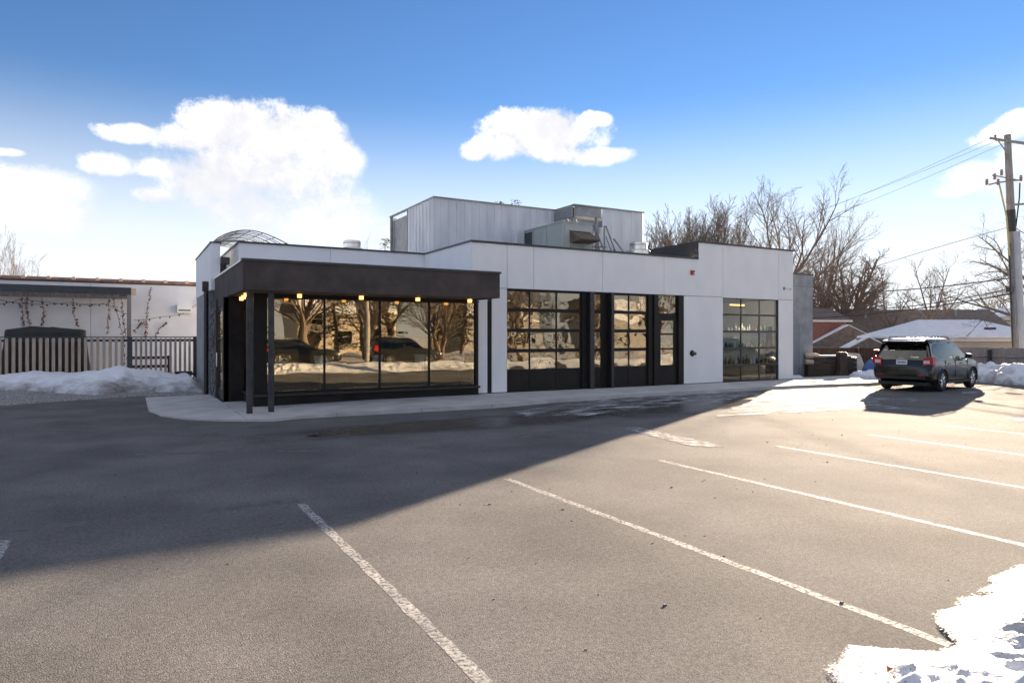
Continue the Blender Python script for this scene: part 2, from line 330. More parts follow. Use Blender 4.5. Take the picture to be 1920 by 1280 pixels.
def asphalt_mat():
    m = mat('asphalt', (.112, .108, .106), (.164, .157, .152), scale=.7, rough=.95, spec=.06, detail=8)
    nt = m.node_tree; N = nt.nodes; L = nt.links; p = N['Principled BSDF']; src = p.inputs['Base Color'].links[0].from_socket
    tc = N.new('ShaderNodeTexCoord')
    vo = N.new('ShaderNodeTexVoronoi'); vo.inputs['Scale'].default_value = 150; L.new(tc.outputs['Object'], vo.inputs['Vector'])
    sp = N.new('ShaderNodeSeparateColor'); L.new(vo.outputs['Color'], sp.inputs[0])
    mr = N.new('ShaderNodeMapRange'); L.new(sp.outputs[0], mr.inputs[0]); mr.inputs[3].default_value = .66; mr.inputs[4].default_value = 1.36
    n2 = N.new('ShaderNodeTexNoise'); n2.inputs['Scale'].default_value = 26; n2.inputs['Detail'].default_value = 5; L.new(tc.outputs['Object'], n2.inputs['Vector'])
    mr2 = N.new('ShaderNodeMapRange'); L.new(n2.outputs['Fac'], mr2.inputs[0]); mr2.inputs[1].default_value = .3; mr2.inputs[2].default_value = .7; mr2.inputs[3].default_value = .84; mr2.inputs[4].default_value = 1.14
    mu = N.new('ShaderNodeMath'); mu.operation = 'MULTIPLY'; L.new(mr.outputs[0], mu.inputs[0]); L.new(mr2.outputs[0], mu.inputs[1])
    vm = N.new('ShaderNodeVectorMath'); vm.operation = 'SCALE'; L.new(src, vm.inputs[0]); L.new(mu.outputs[0], vm.inputs[3])
    # meltwater running along the kerb: darker and glossy
    sx = N.new('ShaderNodeSeparateXYZ'); L.new(tc.outputs['Object'], sx.inputs[0])
    def ell(cx, cy, rx, ry):
        a = N.new('ShaderNodeVectorMath'); a.operation = 'SUBTRACT'; L.new(tc.outputs['Object'], a.inputs[0]); a.inputs[1].default_value = (cx, cy, 0)
        b = N.new('ShaderNodeVectorMath'); b.operation = 'DIVIDE'; L.new(a.outputs[0], b.inputs[0]); b.inputs[1].default_value = (rx, ry, 1)
        c = N.new('ShaderNodeVectorMath'); c.operation = 'LENGTH'; L.new(b.outputs[0], c.inputs[0]); return c.outputs['Value']
    mn = None
    for e in ((12.0, 13.2, 4.5, 1.6), (6.5, 12.6, 4.6, .9), (15.5, 14.4, 5, .9)):
        q = ell(*e)
        if mn is None: mn = q
        else:
            k = N.new('ShaderNodeMath'); k.operation = 'MINIMUM'; L.new(mn, k.inputs[0]); L.new(q, k.inputs[1]); mn = k.outputs[0]
    n3 = N.new('ShaderNodeTexNoise'); n3.inputs['Scale'].default_value = .9; n3.inputs['Detail'].default_value = 7; L.new(tc.outputs['Object'], n3.inputs['Vector'])
    ad = N.new('ShaderNodeMath'); ad.operation = 'MULTIPLY_ADD'; L.new(n3.outputs['Fac'], ad.inputs[0]); ad.inputs[1].default_value = 1.1; L.new(mn, ad.inputs[2])
    wet = N.new('ShaderNodeMapRange'); L.new(ad.outputs[0], wet.inputs[0]); wet.inputs[1].default_value = 1.8; wet.inputs[2].default_value = 1.25; wet.inputs[3].default_value = 0; wet.inputs[4].default_value = 1
    dk = N.new('ShaderNodeMix'); dk.data_type = 'RGBA'; dk.blend_type = 'MULTIPLY'; dk.inputs[7].default_value = (.30, .30, .33, 1); L.new(wet.outputs[0], dk.inputs[0]); L.new(vm.outputs[0], dk.inputs[6])
    L.new(dk.outputs[2], p.inputs['Base Color'])
    rr = N.new('ShaderNodeMapRange'); L.new(wet.outputs[0], rr.inputs[0]); rr.inputs[3].default_value = .95; rr.inputs[4].default_value = .22; L.new(rr.outputs[0], p.inputs['Roughness'])
    nb = N.new('ShaderNodeTexNoise'); nb.inputs['Scale'].default_value = 110; nb.inputs['Detail'].default_value = 3; L.new(tc.outputs['Object'], nb.inputs['Vector'])
    b = N.new('ShaderNodeBump'); b.inputs['Strength'].default_value = .55; b.inputs['Distance'].default_value = .008; L.new(nb.outputs['Fac'], b.inputs['Height']); L.new(b.outputs[0], p.inputs['Normal'])
    return m
m_asph = asphalt_mat()
def film(name, c1, c2, scale, lo, hi, stretch=None):      # broken frost film: noise decides where it is there at all
    m = mat(name, c1, c2, scale=3, rough=.8, spec=.15, bump=.2, bscale=30); nt = m.node_tree; N = nt.nodes; L = nt.links; p = N['Principled BSDF']
    tc = N.new('ShaderNodeTexCoord'); mp = N.new('ShaderNodeMapping'); L.new(tc.outputs['Object'], mp.inputs[0])
    if stretch: mp.inputs['Scale'].default_value = stretch; mp.inputs['Rotation'].default_value = (0, 0, -.08)
    n = N.new('ShaderNodeTexNoise'); n.inputs['Scale'].default_value = scale; n.inputs['Detail'].default_value = 9; n.inputs['Roughness'].default_value = .65; L.new(mp.outputs[0], n.inputs['Vector'])
    r = N.new('ShaderNodeMapRange'); L.new(n.outputs['Fac'], r.inputs[0]); r.inputs[1].default_value = lo; r.inputs[2].default_value = hi; L.new(r.outputs[0], p.inputs['Alpha']); return m
m_frostfilm = film('frost_film', (.42, .43, .45), (.62, .63, .66), 3.2, .50, .66, (.3, 1.7, 1))
m_salt = film('salt_film', (.26, .26, .265), (.40, .40, .40), 6.0, .36, .66)
m_conc = mat('concrete', (.42, .415, .40), (.54, .535, .52), scale=1.6, rough=.85, bump=.3, bscale=70, detail=9)
m_gravel = mat('gravel', (.10, .095, .09), (.42, .41, .40), scale=28, rough=.95, bump=1.0, bscale=30, detail=3, lo=.42, hi=.6)
m_ice = film('packed_snow', (.22, .225, .23), (.38, .385, .39), 1.7, .41, .60, (.4, 1.7, 1))
m_paintline = film('line_paint', (.27, .265, .255), (.44, .43, .415), 30, .34, .56)
# ------------------------------------------------------------------ ground
rnd = random.Random(11)
def fbm(x, y, s, o=4, z=0.0): return noise.fractal(Vector((x * s, y * s, z)), 1.0, 2.0, o)
def struct(o): o['kind'] = 'structure'; return o
m_field = mat('snowy_ground', (.30, .28, .26), (.75, .76, .79), scale=.35, rough=.9, bump=.4, bscale=6, detail=9)
struct(MB().box(-900, 900, -900, 900, -.6, -.05).build('ground', m_field))
LOT = [(-30, -3.6), (60, -3.6), (60, 8), (33, 8.5), (33, 18.6), (27, 20), (23, 20), (23, 18), (2.5, 18), (2.2, 22.9), (.4, 23.25), (-.6, 23.0), (-1.8, 22.4), (-3.0, 21.9), (-6, 21.3), (-12, 21), (-30, 21)]
struct(MB().prism(LOT, -.04, 0.0).build('parking_lot', m_asph))
struct(MB().box(-300, 300, -13.5, -6.0, -.045, -.012).build('street', mat('street_asphalt', (.10, .097, .094), (.14, .135, .13), scale=.8, rough=.85)))
# stall lines (each a painted strip, edges worn)
def strip(name, pts, w, z, m, jit=.006, step=.12, label=None):
    mb = MB(); L = []
    for (a, b) in zip(pts[:-1], pts[1:]):
        a, b = Vector((*a, 0)), Vector((*b, 0)); n = max(1, int((b - a).length / step))
        for i in range(n): L.append(a.lerp(b, i / n))
    L.append(Vector((*pts[-1], 0)))
    rows = []
    for i, p in enumerate(L):
        t = (L[min(i + 1, len(L) - 1)] - L[max(i - 1, 0)]).normalized(); q = Vector((-t.y, t.x, 0))
        rows.append((p + q * (w / 2 + rnd.uniform(-jit, jit)), p - q * (w / 2 + rnd.uniform(-jit, jit))))
    for (a, b), (c, d) in zip(rows[:-1], rows[1:]): mb.quad((b.x, b.y, z), (d.x, d.y, z), (c.x, c.y, z), (a.x, a.y, z))
    return struct(mb.build(name, m))
for k in range(-2, 8):
    x0 = 1.60 + 2.555 * k
    strip('parking_line', [(x0, 7.42 + .02 * k), (x0 + .01, 2.15 if k > 0 else 1.2)], .086, .0012, m_paintline, jit=.009)
# tyre marks: thin dark rubber left on the asphalt
m_tyre = mat('tyre_mark', (.062, .061, .061), (.105, .102, .10), scale=7, rough=.8, detail=8)
def tyre(pts, w=.17): strip('tyre_mark', pts, w, .0008, m_tyre, jit=.03, step=.1)
for px_pts in ([(0, 803), (160, 806), (330, 815), (470, 818), (600, 817)], [(255, 851), (400, 849), (520, 829), (600, 815)], [(0, 996), (80, 988), (160, 981)],
               [(330, 963), (470, 947), (560, 936)], [(520, 846), (615, 844)], [(780, 840), (865, 836)], [(80, 812), (120, 815)], [(940, 826), (1050, 807), (1058, 804)]):
    tyre([tuple(gnd(u, v)[:2]) for u, v in px_pts])
# snow and ice films on the asphalt
def blob_patch(name, pts, z, m, jit=.12, label=None):
    out = []
    for i, a in enumerate(pts):
        b = pts[(i + 1) % len(pts)]
        for t in (0, .17, .33, .5, .67, .83):
            x = a[0] + (b[0] - a[0]) * t; y = a[1] + (b[1] - a[1]) * t
            out.append((x + jit * fbm(x, y, 2.3, 5), y + jit * fbm(x, y, 2.3, 5, 7.7)))
    o = MB().prism(out, .0005, z).build(name, m); o['kind'] = 'stuff'; return o
ice = [(1452, 731), (1395, 757), (1338, 781), (1420, 777), (1500, 773), (1600, 767), (1700, 766), (1648, 757), (1640, 748), (1632, 741), (1650, 733), (1632, 725), (1560, 724), (1500, 726)]
blob_patch('ice_sheet', [tuple(gnd(*p)[:2]) for p in ice], .008, m_ice, .15)
blob_patch('ice_streak', [tuple(gnd(*p)[:2]) for p in ((1220, 817), (1300, 837), (1360, 839), (1330, 829), (1270, 817), (1190, 800), (1160, 803))], .006, m_salt, .07)
blob_patch('ice_streak', [tuple(gnd(*p)[:2]) for p in ((960, 772), (1100, 750), (1220, 743), (1330, 736.5), (1440, 729), (1420, 740), (1330, 757), (1210, 765), (1100, 778), (1000, 783))], .006, m_frostfilm, .16)
blob_patch('ice_streak', [tuple(gnd(*p)[:2]) for p in ((1640, 745), (1720, 748), (1718, 752), (1650, 751))], .006, m_ice, .1)
blob_patch('ice_streak', [tuple(gnd(*p)[:2]) for p in ((1800, 733), (1850, 734), (1848, 737), (1805, 737))], .006, m_ice, .1)
blob_patch('ice_streak', [tuple(gnd(*p)[:2]) for p in ((1897, 785), (1935, 784), (1935, 789), (1900, 789))], .012, m_snow, .1)
# ------------------------------------------------------------------ sidewalk: slabs with open joints on a dark bed
KERB = [(.40, 22.3), (.38, 20.0), (.42, 18.3), (.62, 17.1), (1.0, 16.2), (1.7, 15.45), (2.6, 14.9)] + [tuple(gnd(u, v)[:2]) for u, v in ((560, 785), (655, 779.5), (797, 772), (926, 765), (1040, 755), (1206, 743), (1314, 738), (1452, 729.5), (1540, 725.5), (1630, 722.5))] + [(28.5, 15.6), (31, 15.3)]
def kerb_y(x):
    pts = [p for p in KERB if p[0] >= .6]
    for a, b in zip(pts[:-1], pts[1:]):
        if a[0] <= x <= b[0]: return a[1] + (b[1] - a[1]) * (x - a[0]) / (b[0] - a[0])
    return pts[-1][1] if x > 20 else pts[0][1]
def back_y(x): return 22.6 if x < 2.15 else (19.5 if x < 2.7 else (17.9 if x < 23.1 else (19.8 if x < 27 else 18.6)))
sw_top = .10
walk = struct(MB().prism([(.46, 22.3), (.46, 18.4), (.7, 17.2), (1.1, 16.3), (1.8, 15.55)] + [(x, kerb_y(x) + .08) for x in [2.6 + .4 * i for i in range(70)]] + [(30.6, 18.5), (23.2, 18.5), (23.2, 17.9), (2.7, 17.9), (2.7, 19.5), (2.15, 19.5), (2.15, 22.3)], -.03, .02).build('sidewalk', m_joint))
def ztop(x): return .035 + .065 * min(1, max(0, (x - 1.2) / 4.5))       # the pad is nearly flush with the lot on the left and rises to a kerb
JX = [.38, 2.15, 4.05, 6.05, 7.9, 9.85, 11.7, 13.5, 15.3, 17.1, 19.0, 20.9, 22.8, 24.7, 26.7, 28.7, 30.6]
def slab(x0, x1, ya, yb, name='slab'):
    """ya / yb: front and back edge functions"""
    n = 8; xs = [x0 + (x1 - x0) * i / n for i in range(n + 1)]
    poly = [(x, ya(x)) for x in xs] + [(x, yb(x)) for x in reversed(xs)]
    zt = [ztop(x) for x, y in poly]; k = len(poly); mb = MB()
    mb.v = [(x, y, -.02) for x, y in poly] + [(x, y, z) for (x, y), z in zip(poly, zt)]
    mb.f = [tuple(reversed(range(k))), tuple(range(k, 2 * k))] + [(i, (i + 1) % k, k + (i + 1) % k, k + i) for i in range(k)]; mb.mi = [0] * len(mb.f)
    return mb.build(name, m_conc, walk)
for a, b in zip(JX[:-1], JX[1:]):
    a2, b2 = a + .007, b - .007
    if a < 1:
        lft = lambda x: max(kerb_y(max(x, .62)), 14.9)
        slab(a2, b2, lambda x: (17.1 if x < .62 else kerb_y(x)) if x > .45 else 18.4, lambda x: 22.3)
        continue
    fy = lambda x: kerb_y(x) + .17; by = lambda x: back_y(x) - .01
    if a >= 2.1 and b <= 4.1:
        slab(a2, 2.69, fy, lambda x: 19.48); slab(2.70, b2, fy, lambda x: 17.69)
    elif b > 27: slab(a2, b2, fy, lambda x: 18.3)
    elif b > 23.1: slab(a2, b2, fy, lambda x: 17.83 if x < 23.1 else 18.4)
    else: slab(a2, b2, fy, lambda x: 17.69 if x < 8.9 else 17.84)
    slab(a2, b2, kerb_y, lambda x: kerb_y(x) + .16, 'kerb_stone')
# ------------------------------------------------------------------ the restaurant
Y0 = 17.85
XL, XN, XR, ZP, ZH = 8.78, 17.93, 23.10, 4.60, 5.21
OP_T = 3.265
bld = thing('restaurant_building', 'single-storey white restaurant with dark canopy and black glazed garage doors', 'building', (8.78, 17.85, 0))
core = MB()
# front wall cores round the openings (dark, seen only in the panel joints)
for bx in ((XL+.01, 9.30, Y0+.03, Y0+.22, .05, ZP-.02), (9.44, 9.97, Y0+.03, Y0+.22, .05, ZP-.02), (9.30, 9.44, Y0+.10, Y0+.22, .05, ZP-.02), (9.97, 17.20, Y0+.03, Y0+.22, OP_T, ZP-.02),
           (17.20, 19.16, Y0+.03, Y0+.22, .05, ZP-.02), (XN+.02, XR-.02, Y0+.031, Y0+.219, ZP-.02, ZH-.02), (19.16, 22.24, Y0+.03, Y0+.22, 3.24, ZP-.02), (22.24, XR-.02, Y0+.03, Y0+.22, .05, ZP-.02)):
    core.box(*bx)
core.build('wall_core', m_joint, bld)
sh = MB()
sh.box(XR-.2, XR, Y0+.22, 27, .05, ZH).box(XL, XL+.2, Y0+.22, 21.5, 3.3, ZP).box(2.83, XL, 21.5, 21.7, 2.9, ZP).box(2.83, 3.03, 21.7, 27.2, 2.9, ZP)
sh.box(2.36, XR-.2, 26.8, 27.2, .05, 4.3).box(XN, XN+.2, Y0+.22, 26.8, 4.2, ZH)
sh.build('wall', m_panel, bld)
B('wing_wall', m_panel, bld, 2.10, 2.35, 21.9, 27.2, 3.2, ZP)
B('wing_wall', m_grey, bld, 2.12, 2.34, 22.7, 27.2, .02, 3.2)
B('gutter_box', m_cap, bld, 2.352, 2.828, 24.6, 25.0, 3.0, 4.25)
B('scupper', m_cap, bld, 2.36, 2.60, 21.72, 21.98, 3.98, 4.18)
# roof decks
for bx in ((XL+.2, XN, Y0+.22, 26.8, 4.05, 4.2), (XN+.2, XR-.2, Y0+.22, 26.8, 4.5, 4.65), (3.03, XL+.2, 21.7, 26.8, 4.04, 4.19)): B('roof', m_roof, bld, *bx)
# cladding panels
def panel(poly): MB().prism_y(poly, Y0, Y0 + .03).build('wall_panel', m_panel, bld)
g = .008
def rect(x0, x1, z0, z1): return [(x0+g, z0+g), (x1-g, z0+g), (x1-g, z1-g), (x0+g, z1-g)]
BZ = .115
panel(rect(XL, 9.97, OP_T, ZP)); panel(rect(8.92, 9.30, BZ, OP_T)); panel(rect(9.44, 9.97, BZ, OP_T))
panel(rect(9.97, 10.92, OP_T, ZP)); panel(rect(10.92, 13.59, OP_T, ZP)); panel(rect(13.59, 16.27, OP_T, ZP))
panel([(16.27+g, OP_T+g), (19.16-g, OP_T+g), (19.16-g, ZH-g), (XN, ZH-g), (XN, ZP-g), (16.27+g, ZP-g)])
panel(rect(19.16, 22.24, OP_T-.02, ZH)); panel(rect(22.24, XR, OP_T, ZH)); panel(rect(17.20, 19.16, BZ, OP_T)); panel(rect(22.24, XR, BZ, OP_T))
# side and set-back wall panels
def panel_y(x0, x1, Y, z0, z1): MB().box(x0+g, x1-g, Y, Y+.02, z0, z1).build('wall_panel', m_panel, bld)
panel_y(2.83, 5.55, 21.478, 3.45, ZP); panel_y(5.55, XL-.002, 21.478, 3.45, ZP)
B('wall_panel', m_panel, bld, XL-.02, XL-.001, Y0+.002, 21.477, 3.4, ZP)
# parapet caps
def cap(*bx): B('parapet_cap', m_cap, bld, *bx)
cap(XL-.05, XN-.03, Y0-.035, Y0+.27, ZP, ZP+.055); cap(XN-.03, XR+.04, Y0-.035, Y0+.27, ZH, ZH+.055); cap(XL-.05, XL+.25, Y0+.27, 21.5, ZP, ZP+.055)
cap(2.79, XL-.05, 21.44, 21.75, ZP+.001, ZP+.056); cap(2.79, 3.07, 21.75, 27.2, ZP, ZP+.05); cap(2.07, 2.38, 21.87, 27.2, ZP, ZP+.04)
cap(XR-.24, XR+.04, Y0+.27, 27.2, ZH, ZH+.05); cap(XN-.035, XN+.23, Y0+.27, 26.8, ZH, ZH+.05)
B('parapet_return', m_cap, bld, XN-.03, XN-.002, Y0+.002, 26.8, ZP-.3, ZH-.001)
# canopy over the dining room
CX0, CX1, CY, CZ0, CZ1 = 2.20, 8.765, 16.10, 2.85, 3.51
can = MB(); can.box(CX0, CX1, CY, CY+.12, CZ0, CZ1).box(CX0, CX0+.12, CY+.12, 22.55, CZ0, CZ1).box(CX1-.12, CX1, CY+.12, Y0-.002, CZ0, CZ1)
can.build('canopy_fascia', m_fascia, bld)
cap(CX0-.03, CX1+.03, CY-.03, CY+.2, CZ1, CZ1+.055)
B('parapet_cap', m_white, bld, CX0-.03, CX0+.2, CY+.2, 22.6, CZ1, CZ1+.05)
B('canopy_roof', m_roof, bld, CX0+.12, XL-.03, CY+.12, 21.47, CZ1-.2, CZ1-.06)
B('canopy_soffit', m_soffit, bld, CX0+.12, CX1-.12, CY+.12, 22.4, CZ0+.03, CZ0+.06)
for k in (2.9, 4.6, 6.4): B('soffit_joint', m_bronze, bld, k, k+.012, CY+.121, 17.75, CZ0+.027, CZ0+.031)
for (x, y) in ((2.36, 16.25), (2.84, 16.30)):
    MB().tube([(x, y, .06), (x, y, CZ0+.03)], .068, 14).build('column', m_colmn, bld, smooth=False)
    o = MB().tube([(x, y, 1.86), (x, y, 1.91)], .078, 14).build('column_band', m_black, bld)
# display window of the dining room
dw = MB().box(2.67, 8.9, 17.70, 17.76, 2.78, CZ0+.03).box(2.67, 2.98, 17.70, 17.95, .36, 2.78).box(8.83, 8.915, 17.70, 17.80, .36, 2.78).box(2.98, 8.83, 17.72, 17.80, .36, .41).build('display_window', m_bronze, bld)
xs = [2.98, 4.43, 5.93, 7.38, 8.83]
for a, b in zip(xs[:-1], xs[1:]):
    o = MB().box(a+.02, b-.02, 17.765, 17.775, .41, 2.78).build('pane', m_glass, dw)
for x in xs[1:-1]: MB().box(x-.022, x+.022, 17.73, 17.80, .41, 2.78).build('mullion', m_bronze, dw)
B('window_sill', m_black, bld, 2.60, 8.93, 17.60, 17.75, .30, .36); B('window_sill', m_black, bld, 2.60, 2.72, 17.75, 19.45, .30, .36)
B('window_base', m_darkwall, bld, 2.68, 8.92, 17.70, 17.9, .02, .30); B('window_base', m_darkwall, bld, 2.68, 2.86, 17.9, 19.5, .02, .30)
sw = B('side_window', m_bronze, bld, 2.68, 2.74, 17.95, 18.0, .36, CZ0+.03)
MB().box(2.70, 2.71, 18.0, 19.5, .37, CZ0).build('pane', m_glass, sw)
B('corner_pier', m_darkwall, bld, 2.19, 2.68, 19.5, 19.75, .03, CZ0+.03)
B('corner_pier', m_darkwall, bld, 2.18, 2.30, 19.5, 19.62, .03, CZ0+.02)
d = B('entrance_door', m_black, bld, 2.20, 2.25, 19.76, 20.95, .04, 2.62)
MB().box(2.19, 2.199, 19.88, 20.83, .35, 2.5).build('pane', m_glass, d)
MB().box(2.17, 2.20, 19.76, 20.95, 1.72, 1.76).build('door_rail', m_black, d); MB().tube([(2.13, 20.7, .95), (2.13, 20.7, 1.35)], .018, 8).build('handle', m_alu, d)
B('transom', m_fascia, bld, 2.19, 2.4, 19.75, 20.97, 2.63, CZ0+.02)
B('stone_wall_core', m_fascia, bld, 2.14, 2.4, 20.97, 22.6, .03, CZ0+.02)
st = MB(); r2 = random.Random(5); z = .04
while z < 2.6:
    hh = r2.uniform(.035, .07); y = 20.99
    while y < 22.55:
        l = r2.uniform(.08, .3); st.box(2.14 - r2.uniform(.004, .05), 2.141, y, min(y + l, 22.58) - .006, z, z + hh - .006); y += l
    z += hh
st.build('stone_facing', m_stone, bld, kind='stuff')
B('dark_niche', m_black, bld, 2.085, 2.10, 21.28, 21.42, 1.45, 1.85)
def downpipe(x, y, z0, z1, r=.06): MB().tube([(x, y, z0), (x, y, z1)], r, 10).build('downpipe', m_black, bld)
MB().box(9.30, 9.44, Y0+.03, Y0+.10, .12, 2.86).build('downpipe', m_bronze, bld)
downpipe(2.04, 22.75, .03, 3.2, .07); B('downpipe_head', m_black, bld, 1.93, 2.10, 22.62, 22.86, 3.2, 3.5)
# ---- garage doors: five sections of glass in dark frames
ROWS = [.115, .735, 1.365, 1.995, 2.625, 3.25]
def door(name, xs, m, y=Y0+.09, glassrows=(1, 2, 3, 4), mg=None, rail=.055, label=None, stile=.05):
    fr = MB(); x0, x1 = xs[0], xs[-1]
    zt = ROWS[-1]
    fr.box(x0+stile, x1-stile, y, y+.05, zt-rail, zt)
    o = fr.build(name, m, bld)
    for xa in (x0, x1 - stile): MB().box(xa, xa + stile, y, y+.05, ROWS[0], zt).build('stile', m, o)
    for i, z in enumerate(ROWS[:-1]):
        a = z - (rail if i else 0); b = z + rail
        MB().box(x0+stile, x1-stile, y+.002, y+.048, a, b).build('rail', m, o)
    for i in range(5):
        for j, (a, b) in enumerate(zip(xs[:-1], xs[1:])):
            a2 = a + (stile if j == 0 else .022); b2 = b - (stile if j == len(xs) - 2 else .022)
            z0, z1 = ROWS[i] + rail, ROWS[i+1] - rail
            if j: MB().box(a-.022, a+.022, y+.004, y+.046, z0, z1).build('muntin', m, o)
            if i in glassrows: MB().box(a2, b2, y+.022, y+.028, z0, z1).build('pane', mg or m_gglass, o)
            else: MB().box(a2, b2, y+.018, y+.034, z0, z1).build('panel', m, o)
    return o
door('garage_door', [9.97, 10.83, 11.83, 12.80], m_bronze)
door('garage_door', [13.99, 14.78, 15.60], m_bronze)
door('side_light', [13.18, 13.62], m_bronze, stile=.03)
B('side_light_frame', m_bronze, bld, 13.63, 13.86, Y0+.09, Y0+.15, .115, 3.25)
door('bar_window', [19.16, 20.19, 21.20, 22.24], m_grayframe, y=Y0+.05, glassrows=(0, 1, 2, 3, 4), mg=m_bglass, rail=.035, stile=.04)
for a, b in ((12.80, 12.99), (15.60, 15.80)): B('post', m_bronze, bld, a, b, Y0+.04, Y0+.15, .115, 3.25)
for a, b in ((13.0, 13.17), (13.87, 13.98)): B('post', m_black, bld, a, b, Y0-.12, Y0+.12, .10, 3.255)
B('post', m_bronze, bld, 15.81, 16.0, Y0-.02, Y0+.12, .10, 3.255); B('post', m_bronze, bld, 16.95, 17.195, Y0-.01, Y0+.12, .10, 3.255)
B('head_jamb', m_bronze, bld, 9.972, 17.19, Y0+.06, Y0+.2, 3.25, OP_T-.002)
ed = MB().box(16.0, 16.95, Y0+.06, Y0+.12, 2.50, 2.62).box(16.0, 16.06, Y0+.06, Y0+.12, .115, 3.25).box(16.89, 16.95, Y0+.06, Y0+.12, .115, 3.25).build('entry_door', m_bronze, bld)
MB().box(16.06, 16.89, Y0+.08, Y0+.09, 2.62, 3.25).build('transom_pane', m_gglass, ed)
MB().box(16.07, 16.88, Y0+.06, Y0+.11, .12, .80).box(16.07, 16.17, Y0+.06, Y0+.11, .80, 2.49).box(16.78, 16.88, Y0+.06, Y0+.11, .80, 2.49).box(16.17, 16.78, Y0+.06, Y0+.11, 2.36, 2.49).build('leaf_frame', m_bronze, ed)
for a, b in ((.80, 1.34), (1.40, 1.86), (1.92, 2.36)): MB().box(16.17, 16.78, Y0+.08, Y0+.088, a, b).build('pane', m_gglass, ed)
for z in (1.34, 1.86): MB().box(16.17, 16.78, Y0+.065, Y0+.10, z, z+.06).build('muntin', m_bronze, ed)
MB().tube([(16.12, Y0+.06, 1.0), (16.12, Y0-.0, 1.0), (16.12, Y0-.0, 1.34), (16.12, Y0+.06, 1.34)], .016, 8).build('handle', m_alu, ed)
# interior shell
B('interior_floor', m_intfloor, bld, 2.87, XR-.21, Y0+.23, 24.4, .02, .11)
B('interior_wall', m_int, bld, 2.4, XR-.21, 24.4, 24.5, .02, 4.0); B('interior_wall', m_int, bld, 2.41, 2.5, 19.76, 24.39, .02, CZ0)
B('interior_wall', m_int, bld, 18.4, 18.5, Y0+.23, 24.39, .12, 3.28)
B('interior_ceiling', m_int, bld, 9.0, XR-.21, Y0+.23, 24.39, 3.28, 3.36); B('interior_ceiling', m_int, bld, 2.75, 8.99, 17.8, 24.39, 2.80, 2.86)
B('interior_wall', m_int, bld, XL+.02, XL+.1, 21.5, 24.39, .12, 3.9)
# grey annex
AY, AX1, AZ = 19.84, 27.02, 4.58
B('annex_wall', m_grey, bld, XR+.002, AX1, AY, 26, .02, AZ); B('annex_cap', m_cap, bld, XR+.002, AX1+.03, AY-.03, 26, AZ, AZ+.05)
B('annex_band', m_joint, bld, XR+.003, AX1-.01, AY-.004, AY-.001, 4.05, 4.062)
o = B('annex_door', m_greydoor, bld, 23.5, 26.1, AY-.03, AY-.002, .05, 2.38)
MB().box(23.4, 23.5, AY-.04, AY-.002, .05, 2.45).box(26.1, 26.2, AY-.04, AY-.002, .05, 2.45).box(23.5, 26.1, AY-.04, AY-.002, 2.38, 2.45).build('door_frame', m_grey, o)
for z in (.4, 1.2, 2.1): MB().box(26.03, 26.09, AY-.045, AY-.03, z, z+.12).build('hinge', m_galvd, o)
# ------------------------------------------------------------------ fittings on the building
LAMPS = [('leftmost', 2.33, 18.9), ('second', 2.52, 17.55), ('third', 3.02, 18.9)]
def soffit_lamp(x, y, label):
    t = thing('soffit_lamp', label, 'lamp', (x, y, CZ0), 'lit lamps under the dark canopy')
    B('lamp_base', m_lampbody, t, x-.07, x+.07, y-.07, y+.07, CZ0-.005, CZ0+.028)
    B('lamp_glass', m_lamp, t, x-.045, x+.045, y-.045, y+.045, CZ0-.095, CZ0-.006)
soffit_lamp(2.55, 18.95, 'lit cube lamp nearest the glass entrance door under the canopy')
soffit_lamp(2.42, 17.2, 'lit cube lamp just left of the front canopy column')
soffit_lamp(2.50, 18.2, 'lit cube lamp between the two steel columns, above the side window')
for x, w in ((3.62, 'leftmost'), (5.17, 'second from left'), (6.72, 'third from left'), (8.27, 'rightmost')):
    soffit_lamp(x, 16.95, 'lit amber cube lamp above the ' + w + ' pane of the dining window')
t = thing('fire_alarm_strobe', 'small red fire alarm strobe high on the white wall', 'alarm', (17.6, Y0, 4.02))
B('housing', m_red, t, 17.52, 17.68, Y0-.06, Y0-.001, 4.02, 4.18); B('lens', m_white, t, 17.62, 17.67, Y0-.085, Y0-.06, 4.04, 4.10)
t = thing('fire_department_connection', 'round dark brass pipe inlet on the white wall right of the glass door', 'pipe inlet', (17.6, Y0, 1.2))
MB().tube([(17.6, Y0-.001, 1.2), (17.6, Y0-.02, 1.2)], .11, 16).build('flange', m_bronze, t); MB().tube([(17.62, Y0-.02, 1.2), (17.64, Y0-.14, 1.19)], .055, 12).build('inlet', m_hood, t)
t = thing('security_camera', 'small white security camera at the top right of the white wall', 'camera', (22.6, Y0, 3.7))
B('mount', m_galvd, t, 22.50, 22.58, Y0-.05, Y0-.001, 3.66, 3.76); MB().tube([(22.55, Y0-.05, 3.71), (22.72, Y0-.16, 3.68)], .045, 10).build('body', m_white, t)
MB().tube([(22.722, Y0-.161, 3.68), (22.74, Y0-.172, 3.677)], .035, 10).build('lens', m_black, t)
t = thing('wall_lamp', 'dark wall lamp above the grey door of the annex', 'lamp', (24.9, AY, 2.95))
B('backplate', m_black, t, 24.82, 24.98, AY-.03, AY-.001, 2.9, 3.15); MB().prism_x([(AY-.03, 3.08), (AY-.03, 2.83), (AY-.3, 2.83), (AY-.25, 3.05)], 24.72, 25.12).build('shade', m_black, t)
MB().tube([(24.9, AY-.02, 3.14), (24.9, AY-.12, 3.25), (24.92, AY-.16, 3.06)], .012, 6).build('conduit', m_black, t)
t = thing('floodlight', 'pair of black floodlights at the corner of the grey annex', 'floodlight', (23.2, AY, 4.1))
